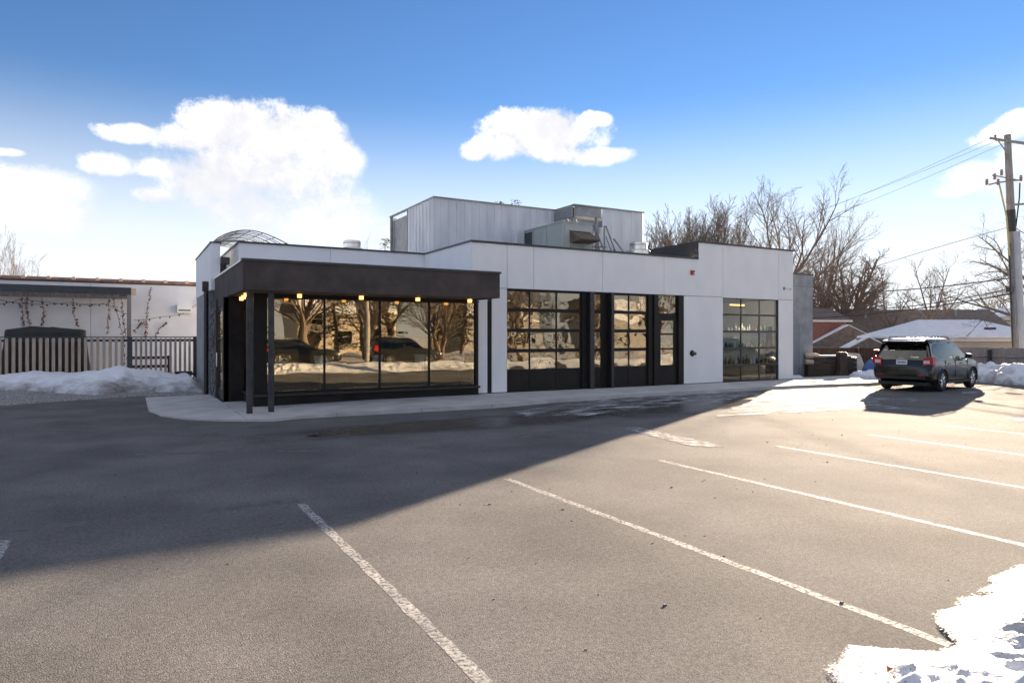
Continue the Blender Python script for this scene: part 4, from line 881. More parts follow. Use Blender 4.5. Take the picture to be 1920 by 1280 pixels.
c3 = at(1531, 690, 30.2); c3.z = 0
for i, lb in enumerate(('upper pale rolled mat beside the annex corner', 'lower pale rolled mat beside the annex corner')):
    z = .95 - .28 * i; tag(MB().tube([tuple(c3 + RV * (-.5) + Vector((0, 0, z))), tuple(c3 + Vector((0, 0, z - .03))), tuple(c3 + RV * .35 + Vector((0, 0, z - .18)))], [.12, .13, .10], 10).build('rolled_mat', mat('canvas', (.55, .45, .33), (.66, .56, .44), scale=6, rough=.8) if i == 0 else MATS['canvas'], None, tuple(c3 + Vector((0, 0, z))), smooth=True), lb, 'mat', 'rolled mats')
rotbox(MB(), c3, .5, RV, .3, 0, .55).build('pallet_stack', m_wood)
tag(COL.objects['pallet_stack'], 'dark timber block under the rolled mats', 'timber'); 
c4 = at(1640, 690, 29.4); c4.z = .25
mb = MB(); NN = 16
for j in range(7):
    v = j / 6
    for i in range(NN):
        a_ = 2 * math.pi * i / NN; rr = (1 - .75 * v ** 1.6) * (1 + .22 * fbm(math.cos(a_), math.sin(a_), 1.5, 3, v)); mb.v.append((c4.x + .62 * rr * math.cos(a_) - .0 * v, c4.y + .45 * rr * math.sin(a_), c4.z + .62 * v))
for j in range(6):
    for i in range(NN): i2 = (i + 1) % NN; mb.f.append((j*NN+i, j*NN+i2, (j+1)*NN+i2, (j+1)*NN+i)); mb.mi.append(0)
mb.f.append(tuple(6*NN+i for i in range(NN))); mb.mi.append(0)
tag(mb.build('blue_tarp', m_blue, None, tuple(c4)), 'crumpled blue tarpaulin on the snow pile behind the car', 'tarpaulin')
c5 = at(1662, 690, 31.0); c5.z = 0
t = thing('red_wheelbarrow', 'red tub upturned against the fence behind the car', 'tub', tuple(c5))
MB().lathe((c5.x, c5.y, .85), [(.30, 0), (.50, .32), (.53, .34)], 10).build('tub', m_red, t); rotbox(MB(), c5, .3, RV, .25, 0, .86).build('stand', m_galvd, t)
# ------------------------------------------------------------------ houses beyond
m_shingle = mat('shingles', (.13, .10, .085), (.20, .16, .13), scale=5, rough=.9, bump=.5, bscale=14)
m_siding = mat('cream_siding', (.50, .42, .33), (.56, .48, .39), scale=2, rough=.8)
m_gsiding = mat('grey_siding', (.24, .23, .215), (.32, .31, .29), scale=2, rough=.8)
m_brick = mat('brick', (.26, .10, .07), (.38, .17, .12), scale=8, rough=.9)
m_trim = mat('trim', (.66, .62, .56), rough=.6)
m_hglass = glass_mat('house_glass', (.06, .07, .08), 1.8, 0.0)
def house(label, loc, rot, w, d, ze, zr, hip, m_w, m_r, zg=-1.0, snow=0.0, wins=(), over=.3, name='house', group=None, front=1):
    """local axes: x along the ridge, -y towards the viewer, walls from zg to ze"""
    t = thing(name, label, 'house', (loc[0], loc[1], 0), group, True, rot)
    MB().box(-w/2, w/2, -d/2, d/2, zg, ze).build('wall', m_w, t)
    if hip == 0:
        for sx in (-w/2, w/2 - .12): MB().prism_x([(-d/2+.02, ze), (d/2-.02, ze), (0, zr-.12)], sx+.01, sx+.11).build('gable', m_w, t)
    W2, D2 = w/2 + over, d/2 + over; rx = W2 - hip
    def rf(dz, inset=0):
        mb = MB(); a, b = W2 - inset, D2 - inset; r = rx - inset * .3; top = zr + dz; e_ = ze + dz - .05
        P = [(-a, -b, e_), (a, -b, e_), (a, b, e_), (-a, b, e_), (-r, 0, top), (r, 0, top)]
        mb.quad(P[0], P[1], P[5], P[4]); mb.quad(P[2], P[3], P[4], P[5]); mb.quad(P[1], P[2], P[5]); mb.quad(P[3], P[0], P[4])
        lo = [(x, y, z - .12) for x, y, z in P[:4]]
        for i in range(4): mb.quad(lo[i], lo[(i+1) % 4], P[(i+1) % 4], P[i])
        mb.quad(*reversed(lo)); return mb
    ro = rf(0).build('roof', m_r, t)
    if snow:
        s = rf(snow, .02); s.build('snow_cover', m_snow, ro)
    B_ = MB().box(-W2, W2, -D2-.02, -D2, ze-.2, ze-.04); B_.build('fascia', m_trim, ro)
    for (x, z, ww, hh) in wins:
        wd = MB().box(x-ww/2-.07, x+ww/2+.07, -d/2-.04, -d/2-.001, z-.07, z+hh+.07).build('window', m_trim, t)
        MB().box(x-ww/2, x+ww/2, -d/2-.05, -d/2-.041, z, z+hh).build('pane', m_hglass, wd); MB().box(x-ww/2, x+ww/2, -d/2-.06, -d/2-.051, z+hh/2-.02, z+hh/2+.02).build('sash', m_trim, wd)
    return t
hp1 = at(1778, 640, 44)
house('cream garage with a thick snow-covered hip roof behind the plank fence', hp1, -YAW+.03, 8.0, 6.0, 1.72, 2.75, 2.3, m_siding, m_shingle, -1.2, .16)
hp2 = at(1712, 640, 62)
h2 = house('long brown shingled house behind the snow-roofed garage', hp2, -YAW-.05, 13.0, 9, 1.8, 4.3, 0.0, m_gsiding, m_shingle, -1.2)
MB().tube([(-5, -1.5, 2.9), (-5, -1.5, 3.9)], .12, 8).build('vent_pipe', m_galvd, h2); MB().tube([(3.2, -1.0, 3.2), (3.2, -1.0, 4.2)], .1, 8).build('vent_pipe', m_galvd, h2)
hp3 = at(1622, 640, 47)
house('small grey shed with snow along its gable', hp3, -YAW+R_(68), 4.5, 3.0, .75, 1.75, 0.0, m_gsiding, m_shingle, -1.2, .1)
hp3 = at(1575, 640, 56)
house('grey gabled house behind the tree trunks', hp3, -YAW+R_(75), 6, 5.0, 1.2, 2.7, 0.0, m_gsiding, m_shingle, -1.2, .06)
hp4 = at(1862, 600, 66)
house('low house with a snowy flat-looking roof beside the utility pole', hp4, -YAW, 7, 6, 3.6, 4.4, 2.2, m_siding, m_shingle, -1.2, .2)
hp5 = at(1514, 620, 58)
house('red brick house glimpsed between the annex and the tree', hp5, -YAW+.1, 3.4, 6, 3.2, 4.3, 0, m_brick, m_shingle, -1.2)
# ------------------------------------------------------------------ utility pole and wires
pb = at(1909, 700, 29.8); pb.z = 0; pt = at(1889, 253, 29.8)
pole = thing('utility_pole', 'tall wooden utility pole with crossarms at the right edge', 'utility pole', tuple(pb))
def pp(f, dx=0, dy=0, dz=0): p = pb.lerp(pt, f); return (p.x + RV.x * dx + SF * dy, p.y + RV.y * dx + CF * dy, p.z + dz)
MB().tube([pp(-.02), pp(.4), pp(.62), pp(1)], [.19, .175, .16, .125], 14).build('shaft', m_polew, pole, smooth=False)
MB().tube([pp(0, .12, -.12), pp(.60, .10, -.10)], .165, 12).build('riser_conduit', m_conduit, pole)
MB().tube([pp(0, -.26, -.1), pp(.52, -.22, -.1), pp(.55, -.2, -.1)], .03, 6).build('cable_riser', m_wire, pole)
MB().tube([pp(.60, 0, 0), pp(.69, 0, 0)], .172, 14).build('band', m_black, pole)
for f, a_, b_, dy in ((.975, -.9, 1.1, -.16), (.985, -.45, 1.6, .14)):
    MB().tube([pp(f, a_, dy, .08 * (1 if a_ < -.5 else 0)), pp(f, b_, dy, -.25)], .06, 4).build('crossarm', m_polew, pole)
MB().tube([pp(.975, -.55, -.18, -.05), pp(.905, -.02, -.12)], .025, 4).build('arm_brace', m_polew, pole)
for dx in (-.45, .0, 1.0, 1.5): MB().lathe(pp(.985, dx, .14, .06), [(.03, 0), (.06, .03), (.03, .07), (.06, .10), (.025, .15)], 8).build('insulator', m_porc, pole)
MB().tube([pp(.80, -1.05, -.2, -.1), pp(.80, -.6, -.2), pp(.80, .3, -.2, .1)], .035, 6).build('lower_arm', m_galvd, pole)
MB().tube([pp(.82, -.9, -.2, .1), pp(.80, .2, -.2, .1)], .03, 6).build('lower_arm', m_galvd, pole)
for dx, dz in ((-1.15, -.12), (-.8, .12), (-.5, .3), (-.25, .1), (.35, .05), (-.65, -.12)):
    MB().lathe(pp(.80, dx, -.2, dz), [(.035, 0), (.07, .04), (.05, .10), (.07, .14), (.045, .22), (.06, .26)], 8).build('insulator', m_porc, pole)
MB().tube([pp(.80, -.62, -.2, 0), pp(.66, -.35, -.2), pp(.50, -.26, -.15)], .035, 6).build('ground_guard', mat('yellow_guard', (.55, .45, .18), rough=.6), pole)
MB().tube([pp(.71, .02, -.1), pp(.71, 1.6, -.1, .1)], .05, 6).build('side_arm', m_galvd, pole)
MB().lathe(pp(.71, -.28, -.2, .05), [(.04, 0), (.075, .05), (.05, .12), (.075, .17), (.04, .3)], 8).build('insulator', m_porc, pole); MB().tube([pp(.71, -.28, -.2, .05), pp(.71, 0, -.12, 0)], .025, 6).build('bracket', m_galvd, pole)
MB().tube([pp(.62, .12, -.1), pp(.74, .33, -.1), pp(.80, .38, -.1)], .03, 6).build('jumper', m_wire, pole)
MB().box(*(lambda p: (p[0]-.35, p[0]-.1, p[1]-.1, p[1]+.1, p[2]-.1, p[2]+.12))(pp(.36, -.15, -.1))).build('bracket_box', m_black, pole)
def wire(a_, b_, sag, label, r=.012):
    a_, b_ = Vector(a_), Vector(b_); pts = []
    for i in range(21): f = i / 20; p = a_.lerp(b_, f); p.z -= sag * 4 * f * (1 - f); pts.append(tuple(p - a_))
    o = MB().tube(pts, r, 4); o.v = [(x + a_.x, y + a_.y, z + a_.z) for x, y, z in o.v]
    tag(o.build('overhead_wire', m_wire, None, tuple(a_)), label, 'wire', 'overhead wires')
for (dx, dz, u, v, lb) in ((-.9, .1, 1360, 442, 'thin wire from the left tip of the top crossarm'), (-.45, .05, 1300, 455, 'thin wire from the middle insulator of the top crossarm'), (.0, 0, 1330, 470, 'lowest of the three thin wires off the pole top')):
    wire(pp(.972, dx, -.16, dz), at(u, v, 85), .8, lb, .008)
wire(pp(.41, -.1, -.15), at(1440, 542, 60), .5, 'upper thick cable running left from the pole', .028)
wire(pp(.37, -.1, -.15), at(1430, 555, 52), 1.0, 'middle sagging cable running left from the pole', .022)
wire(pp(.345, -.2, -.15), at(1400, 596, 42), .4, 'lowest thick cable crossing in front of the trees', .026)
wire(pp(.43, -.1, -.15), at(1380, 560, 70), 1.6, 'slack thin cable just above the thick cables', .014)
wire(pp(.62, -.1, -.15), at(1430, 575, 40), -.2, 'service wire slanting down from mid pole to the trees', .012)
# ------------------------------------------------------------------ trees
def bare_tree(seed, H, r0, nb=(8, 7, 7, 5), spread=.8, up=.06, fork=1, lean=(0, 0), wander=.10, trunk=.38, start=(.55, 1.0), lenf=(1.45, .50, .46, .46), rmin=.0065):
    """trunk, ascending limbs, branches and three orders of thinning twigs"""
    q = random.Random(seed); tr, tw = MB(), MB()
    def rec(p, d, L, r, lev):
        ns = (5, 8, 5, 4, 3)[lev]
        pts = [p.copy()]; rad = [r]; dirs = [d.copy()]; tip = (.62, .16, .2, .3, .4)[lev]
        for i in range(ns):
            d = (d + Vector((q.gauss(0, 1), q.gauss(0, 1), q.gauss(0, .7))) * wander * (.45, .9, 1.2, 1.4, 1.4)[lev] + Vector((0, 0, up * (0, 1, 1, .8, .5)[lev]))).normalized()
            p = p + d * (L / ns); pts.append(p.copy()); dirs.append(d.copy()); rad.append(r * (1 - (1 - tip) * (i + 1) / ns))
        (tr if lev < 2 else tw).tube(pts, rad, (9, 6, 4, 3, 3)[lev], cap=False)
        if lev >= len(nb): return
        n = nb[lev]
        for k in range(n):
            f = start[0] + (start[1] - start[0]) * (k + q.random() * .6) / n if lev == 0 else .18 + .82 * (k + q.random()) / n
            f = min(f, .995); i = int(f * ns); a = pts[i].lerp(pts[i+1], f * ns - i); dd = dirs[i+1]
            ax = dd.orthogonal().normalized(); w = dd.cross(ax); th = q.uniform(0, 2 * math.pi) if lev else (k * 2.4 + q.uniform(-.4, .4))
            side = ax * math.cos(th) + w * math.sin(th)
            ang = spread * (q.uniform(.75, 1.1) * (1.1 - .65 * (k / max(1, n - 1))) if lev == 0 else q.uniform(.55, 1.0))
            nd = (dd * math.cos(ang) + side * math.sin(ang)).normalized()
            here = rad[i] + (rad[i+1] - rad[i]) * (f * ns - i)
            rr = min(here * .8, r * (.36, .42, .45, .6)[lev] * q.uniform(.75, 1.05))
            rec(a, nd, L * lenf[lev] * q.uniform(.75, 1.15) * (1.0 if lev == 0 else 1.25 - .7 * f), max(rr, rmin), lev + 1)
    for k in range(fork):
        a = k * 2.4 + q.random(); o = .22 * (k > 0)
        rec(Vector((o * math.cos(a), o * math.sin(a), -.1)), Vector((lean[0] + o * 1.2 * math.cos(a), lean[1] + o * 1.2 * math.sin(a), 1)).normalized(), H * trunk * (1 if k == 0 else q.uniform(.8, 1.05)), r0 * (1 if k == 0 else .8), 0)
    zs = max(z for m in (tr, tw) for _, _, z in m.v); k = H / zs
    for m in (tr, tw): m.v = [(x * k, y * k, z * k) for x, y, z in m.v]
    return tr, tw
def plant_tree(mbs, loc, label, group='bare winter trees', rz=0, mats=None, name='bare_tree'):
    t = thing(name, label, 'tree', (loc[0], loc[1], loc[2] if len(loc) > 2 else 0), group, True, rz)
    mbs[0].build('trunk', (mats or (m_bark, m_twig))[0], t); mbs[1].build('crown', (mats or (m_bark, m_twig))[1], t, kind='stuff')
    return t
def gz(u, depth, vtop):            # foot of a tree at a photograph column / depth and its height
    p = at(u, 640, depth); return (p.x, p.y, -.3), at(u, vtop, depth).z + .3
def T(seed, u, depth, vtop, label, **kw):
    p, H = gz(u, depth, vtop); r0 = kw.pop('r0', .2); rz = kw.pop('rz', 0)
    return plant_tree(bare_tree(seed, H, r0, **kw), p, label, rz=rz)
T(21, 1541, 62, 388, 'tall bare tree right beside the grey annex', r0=.42, spread=.55, up=.07, trunk=.45, nb=(7, 8, 7, 4), rmin=.009)
T(22, 1606, 63, 462, 'wide spreading bare tree right of the annex', r0=.5, spread=.95, up=.03, trunk=.26, nb=(8, 8, 7, 5), fork=2, rmin=.010)
T(23, 1447, 58, 320, 'broad bare tree rising behind the raised right parapet', r0=.40, spread=.80, up=.04, trunk=.36, nb=(9, 9, 8, 5), rmin=.009)
T(24, 1238, 44, 392, 'thin upright tree just right of the exhaust fan', r0=.10, spread=.45, up=.06, trunk=.35, nb=(7, 8, 7, 4), fork=4, rmin=.011)
T(25, 1292, 44, 352, 'slender upright tree with a few dry leaves behind the roof', r0=.11, spread=.45, up=.06, trunk=.35, nb=(7, 8, 7, 4), fork=4, rmin=.011)
T(26, 1345, 45, 362, 'slim bare tree left of the broad tree behind the roof', r0=.11, spread=.55, up=.06, trunk=.35, nb=(7, 8, 7, 4), fork=4, rmin=.011)
T(27, 1738, 52, 466, 'bare tree behind the snow-roofed garage', r0=.26, spread=.85, up=.03, trunk=.33, nb=(7, 7, 6, 4))
T(28, 1672, 58, 478, 'hazy bare tree between the spreading tree and the garage', r0=.24, spread=.9, up=.03, trunk=.3, nb=(7, 7, 6, 4))
T(29, 1960, 37, 372, 'bare tree reaching left behind the utility pole', r0=.34, spread=1.05, up=-.01, trunk=.5, nb=(10, 8, 7, 4), start=(.4, 1))
T(30, 1868, 75, 528, 'distant bare tree low beside the utility pole', r0=.2, spread=.9, up=.03, trunk=.3, nb=(8, 8, 7, 3), fork=2)
T(31, 22, 48, 418, 'tall bare tree at the far left behind the white wall', r0=.11, spread=.45, up=.06, trunk=.4, nb=(6, 7, 6, 3), fork=3)
T(32, 85, 50, 492, 'low spreading bare tree behind the copper pipe', r0=.14, spread=.95, up=.03, trunk=.35, nb=(8, 8, 6, 4), fork=2)
T(33, 742, 55, 432, 'bare tree left of the large rooftop screen', r0=.15, spread=.7, up=.05, trunk=.35, nb=(7, 8, 6, 4), fork=2)
T(34, 1580, 70, 480, 'far bare tree behind the spreading tree', r0=.2, spread=.85, up=.03, trunk=.3, nb=(7, 7, 6, 4))
def conifer(seed, H, w, m, loc, label, sparse=1.0, pw=.8):
    q = random.Random(seed); t = thing('conifer', label, 'tree', loc, 'conifers in the distance', True)
    MB().tube([(0, 0, 0), (0, 0, H * .97)], [H * .018 + .05, .02], 7).build('trunk', m_bark, t); nb = MB()
    for k in range(int(34 * H / 6)):
        f = (k + q.random()) / int(34 * H / 6); z = H * (.12 + .87 * f); L = w * (1 - f) ** pw * q.uniform(.6, 1.1) + .12
        for b in range(5):
            a = q.uniform(0, 2 * math.pi); dx, dy = math.cos(a), math.sin(a); n = max(3, int(L / .14))
            for s in range(n):
                g_ = (s + q.random()) / n
                if q.random() > sparse: continue
                p = Vector((dx * L * g_, dy * L * g_, z - .28 * L * g_ + .12 * L * g_ * g_)); l = q.uniform(.12, .26)
                e1 = Vector((dx + q.uniform(-.9, .9), dy + q.uniform(-.9, .9), q.uniform(-.5, .25))).normalized() * l; e2 = e1.orthogonal().normalized() * l * .32
                nb.quad(p, p + e1 * .5 + e2, p + e1, p + e1 * .5 - e2)
    nb.build('crown', m, t, kind='stuff')
for sd_, u, dep, vt, w, m, lb in ((1, 722, 50, 444, 2.2, m_needleb, 'brown-tipped spruce peeking over the left parapet'), (2, 968, 60, 371, 2.2, m_needle, 'conifer top behind the large rooftop screen'), (4, 936, 63, 373, 1.8, m_needle, 'second conifer top left behind the rooftop screen'),
                                   (3, 1772, 72, 545, 3.2, m_needleb, 'rounded spruce behind the garage roof'), (5, 1553, 60, 560, 1.8, m_needleb, 'rusty conifer behind the tall tree by the annex')):
    p, H = gz(u, dep, vt); conifer(sd_, H, w, m, p, lb, 1.0, .42 if sd_ in (2, 4) else .8)
# ------------------------------------------------------------------ the parked car
m_paint = mat('car_paint', (.012, .012, .010), rough=.3, metal=0, spec=.4)
pn = m_paint.node_tree.nodes['Principled BSDF']; pn.inputs['Coat Weight'].default_value = .45; pn.inputs['Coat Roughness'].default_value = .05
m_trimb = mat('black_trim', (.02, .02, .02), rough=.55)
m_tail = mat('tail_red', (.45, .02, .02), rough=.15); m_tailw = mat('tail_clear', (.65, .6, .6), rough=.15)
m_rim = mat('rim_alloy', (.55, .56, .58), rough=.25, metal=.9)
def tab(t, x): return lerp_tab(t, x)
def make_car(loc, rz, label, group=None):
    car = thing('parked_car', label, 'car', loc, group, True, rz)
    mb = MB(); xs = [-2.27, -2.2, -2.05, -1.9] + [-1.75 + .125 * i for i in range(29)] + [1.9, 2.02, 2.14, 2.22, 2.28]
    WT = [(-2.27, .78), (-2.2, .84), (-2.05, .875), (-1.6, .89), (1.2, .89), (1.8, .865), (2.1, .80), (2.28, .62)]
    TT = [(-2.27, .92), (-2.2, 1.0), (-2.0, 1.04), (-.5, 1.02), (.75, .985), (1.0, 1.0), (1.5, .955), (1.95, .88), (2.2, .76), (2.28, .62)]
    BT = [(-2.27, .42), (-2.15, .34), (-1.8, .27), (1.7, .24), (2.1, .25), (2.28, .34)]
    rows = []; arches = (-1.32, 1.32)
    for x in xs:
        w, tp, bt = tab(WT, x), tab(TT, x), tab(BT, x); h = tp - bt
        half = [(0, bt), (w * .86, bt), (w * .95, bt + .05), (w * .975, bt + h * .18), (w * .985, bt + h * .34), (w * .995, bt + h * .48), (w, bt + h * .62), (w * .995, bt + h * .76), (w * .975, bt + h * .9), (w * .94, tp - .008), (w * .80, tp + .015), (w * .45, tp + .03), (0, tp + .035)]
        ring = [(x, y, z) for y, z in half] + [(x, -y, z) for y, z in reversed(half[1:-1])]
        rows.append(ring)
    # the tailgate leans forward above the bumper
    for i in (0, 1):
        rows[i] = [(x + (.16 if z > .80 else (.10 if z > .70 else 0)) * (1 if i == 0 else .6), y, z) for x, y, z in rows[i]]
    n = len(rows[0]); mb.v = [p for r in rows for p in r]
    for i in range(len(rows) - 1):
        for j in range(n):
            j2 = (j + 1) % n; ids = (i*n+j, (i+1)*n+j, (i+1)*n+j2, i*n+j2); c = [sum(mb.v[k][a] for k in ids) / 4 for a in range(3)]
            if abs(c[1]) > .5 and any(math.hypot(c[0] - ax, c[2] - .34) < .37 for ax in arches) and c[2] < .75: continue
            mb.f.append(ids); mb.mi.append(0)
    mb.f.append(tuple(range(n))); mb.f.append(tuple((len(rows)-1)*n + j for j in reversed(range(n)))); mb.mi += [0, 0]
    mb.build('body', m_paint, car, smooth=True)
    for ax in arches:
        for s in (-1, 1):
            pts = [(ax + .385 * math.cos(a), s * .872, .34 + .385 * math.sin(a)) for a in [math.pi * (i / 16 * 1.16 - .08) for i in range(17)]]
            MB().tube(pts, .035, 6).build('wheel_arch', m_paint, car)
            liner = MB(); k = 14
            for i in range(k):
                a0, a1 = math.pi * i / k, math.pi * (i + 1) / k
                liner.quad((ax + .38*math.cos(a0), s*.86, .34+.38*math.sin(a0)), (ax + .38*math.cos(a1), s*.86, .34+.38*math.sin(a1)), (ax + .38*math.cos(a1), s*.45, .34+.38*math.sin(a1)), (ax + .38*math.cos(a0), s*.45, .34+.38*math.sin(a0)))
            liner.quad((ax-.38, s*.45, .1), (ax+.38, s*.45, .1), (ax+.38, s*.45, .74), (ax-.38, s*.45, .74)); liner.build('wheel_well', m_trimb, car)
            wc = (ax, s * .775, .34); tyre = MB(); prof = [(.22, -.1), (.30, -.112), (.335, -.085), (.343, -.03), (.343, .03), (.335, .085), (.30, .112), (.22, .1)]; NW = 26
            for rr, yy in prof:
                for j in range(NW): a = 2*math.pi*j/NW; tyre.v.append((wc[0] + rr*math.cos(a), wc[1] + yy, wc[2] + rr*math.sin(a)))
            for i in range(len(prof) - 1):
                for j in range(NW): j2 = (j+1) % NW; tyre.f.append((i*NW+j, i*NW+j2, (i+1)*NW+j2, (i+1)*NW+j)); tyre.mi.append(0)
            wh = tyre.build('wheel', m_rubber, car, smooth=True)
            yo = wc[1] + s * .07; rim = MB(); rim.tube([(wc[0], yo - s*.05, wc[2]), (wc[0], yo - s*.03, wc[2])], .225, 24)
            rim.build('rim_dish', m_trimb, wh); sp_ = MB()
            for k in range(5):
                for da in (-.16, .16):
                    a = 2*math.pi*k/5 + math.pi/2 + da; sp_.tube([(wc[0] + .03*math.cos(a), yo + s*.008, wc[2] + .03*math.sin(a)), (wc[0] + .215*math.cos(a + da*.6), yo + s*.012, wc[2] + .215*math.sin(a + da*.6))], [.028, .02], 5)
            ring = [(wc[0] + .218*math.cos(2*math.pi*j/24), yo + s*.008, wc[2] + .218*math.sin(2*math.pi*j/24)) for j in range(25)]; sp_.tube(ring, .016, 5); sp_.tube([(wc[0], yo-.005, wc[2]), (wc[0], yo + s*.022, wc[2])], .04, 10)
            sp_.build('rim', m_rim, wh)
    # greenhouse
    def outline(x0, x1, hw, z, r=.16, k=6):
        P = []
        for cx_, cy_, a0 in ((x1 - r, hw - r, 0), (x0 + r, hw - r, 90), (x0 + r, -hw + r, 180), (x1 - r, -hw + r, 270)):
            for i in range(k + 1): a = math.radians(a0 + 90 * i / k); P.append((cx_ + r * math.cos(a), cy_ + r * math.sin(a), z))
        return P
    lv = [(-2.14, 1.02, .835, .985, .12), (-2.06, .80, .80, 1.14, .13), (-1.97, .56, .755, 1.30, .14), (-1.88, .30, .70, 1.46, .15), (-1.80, .10, .655, 1.565, .16)]
    gl = MB(); rings = [outline(a, b, w, z, r) for a, b, w, z, r in lv]; k = len(rings[0]); gl.v = [p for r in rings for p in r]
    for i in range(len(rings) - 1):
        for j in range(k): j2 = (j + 1) % k; gl.f.append((i*k+j, i*k+j2, (i+1)*k+j2, (i+1)*k+j)); gl.mi.append(0)
    gl.build('windows', m_cglass, car, smooth=True)
    inner = MB().box(-1.7, .3, -.62, .62, .9, 1.02); inner.build('cabin_floor', m_trimb, car)
    for x in (-1.05, .05):
        for y in (-.36, .36): MB().box(x-.1, x+.02, y-.22, y+.22, .95, 1.30).box(x-.08, x+.02, y-.11, y+.11, 1.31, 1.44).build('seat', m_trimb, car)
    rf = MB(); rl = [(-1.96, .22, .685, 1.545, .15), (-1.97, .20, .68, 1.585, .16), (-1.90, .08, .63, 1.635, .18), (-1.70, -.15, .45, 1.665, .2), (-1.4, -.5, .2, 1.672, .15)]
    rings = [outline(a, b, w, z, r) for a, b, w, z, r in rl]; rf.v = [p for r in rings for p in r]
    for i in range(len(rings) - 1):
        for j in range(k): j2 = (j + 1) % k; rf.f.append((i*k+j, i*k+j2, (i+1)*k+j2, (i+1)*k+j)); rf.mi.append(0)
    rf.f.append(tuple((len(rings)-1)*k+j for j in range(k))); rf.f.append(tuple(reversed(range(k)))); rf.mi += [0, 0]
    rf.build('roof', m_paint, car, smooth=True)
    MB().prism_y([(-2.13, 1.535), (-1.9, 1.53), (-1.9, 1.63), (-2.12, 1.585)], -.60, .60).build('spoiler', m_paint, car)
    def side(x, z, s, out=.012):        # point on the side glass
        t = (z - .985) / .58; w = .835 + (.655 - .835) * t; return (x, s * (w + out), z)
    for s in (-1, 1):
        def plate(poly): MB().quad(*[side(x, z, s) for x, z in (poly if s < 0 else list(reversed(poly)))]).build('pillar', m_paint, car)
        plate([(-2.10, .985), (-1.86, .985), (-1.62, 1.56), (-1.86, 1.56)]); plate([(.88, .985), (1.0, .985), (.16, 1.56), (.04, 1.56)])
        plate([(-1.32, .985), (-1.24, .985), (-1.20, 1.56), (-1.26, 1.56)]); plate([(-.34, .985), (-.22, .985), (-.26, 1.56), (-.36, 1.56)]); plate([(-1.95, 1.50), (.2, 1.50), (.1, 1.575), (-1.85, 1.575)]); plate([(-2.1, .97), (.95, .97), (.9, 1.01), (-2.08, 1.01)])
        MB().tube([(-1.62, s*.62, 1.62), (-1.5, s*.62, 1.715), (-.2, s*.61, 1.715), (-.02, s*.60, 1.63)], .022, 6).build('roof_rail', m_galvd, car)
        MB().tube([(-1.0, s*.62, 1.64), (-1.0, s*.62, 1.70)], .02, 5).build('rail_foot', m_galvd, car)
        mr = MB().lathe((.62, s * .98, 1.02), [(.04, 0), (.10, .03), (.11, .09), (.08, .14)], 10).build('mirror', m_paint, car); MB().tube([(.66, s*.84, 1.02), (.63, s*.92, 1.05)], .025, 6).build('mirror_arm', m_trimb, mr)
        for x in (-.9, .12): MB().tube([(x, s*.893, .86), (x+.2, s*.893, .865)], .016, 6).build('door_handle', m_paint, car)
        for x in (-.30, .78, -1.12): MB().box(x, x+.008, s*.884-.008, s*.884+.008, .42, .97).build('door_seam', m_trimb, car)
        MB().prism_x([(s*.60, .80), (s*.885, .86), (s*.885, 1.06), (s*.80, 1.10), (s*.60, 1.02)] if s > 0 else [(s*.60, 1.02), (s*.80, 1.10), (s*.885, 1.06), (s*.885, .86), (s*.60, .80)], -2.16, -1.96).build('tail_light', m_tail, car)
        MB().box(-2.172, -2.161, *sorted((s*.63, s*.80)), .88, .98).build('tail_light_lens', m_tailw, car)
        MB().box(-2.285, -2.27, *sorted((s*.50, s*.70)), .50, .535).build('reflector', m_tail, car)
        MB().prism_x([(s*.45, .66), (s*.78, .68), (s*.78, .78), (s*.50, .80)] if s > 0 else [(s*.50, .80), (s*.78, .78), (s*.78, .68), (s*.45, .66)], 2.05, 2.18).build('headlight', m_tailw, car)
        MB().box(-1.0, .98, *sorted((s*.84, s*.895)), .24, .31).build('side_skirt', m_trimb, car)
    pl = MB().box(-2.165, -2.15, -.16, .16, .84, .99).build('licence_plate', m_white, car)
    mp = mat('plate_blue', (.06, .08, .28), rough=.5) if 'plate_blue' not in MATS else MATS['plate_blue']
    for i in range(6): MB().box(-2.169, -2.1655, -.12 + .042*i, -.095 + .042*i, .88, .945).build('plate_mark', mp, pl)
    MB().box(-2.29, -2.10, -.72, .72, .40, .47).build('bumper_trim', m_trimb, car)
    MB().box(-2.13, -2.118, -.70, .70, .785, .79).build('tailgate_seam', m_trimb, car); MB().box(-2.175, -2.16, -.10, .10, 1.02, 1.05).build('badge', m_rim, car)
    MB().tube([(-2.09, -.02, 1.06), (-2.0, .2, 1.18), (-1.99, .32, 1.2)], .012, 5).build('rear_wiper', m_trimb, car)
    MB().box(-2.2, 2.0, -.7, .7, .2, .3).build('underbody', m_trimb, car)
    return car
ch_ = R_(9); rr_ = gnd(1762, 733); fx, fy = math.cos(ch_), math.sin(ch_)
cl = (rr_.x + 1.32 * fx - .80 * fy, rr_.y + 1.32 * fy + .80 * fx, 0)
car0 = make_car(cl, ch_, 'dark green-brown SUV parked by the snow at the right'); car0.scale = (1.05,) * 3
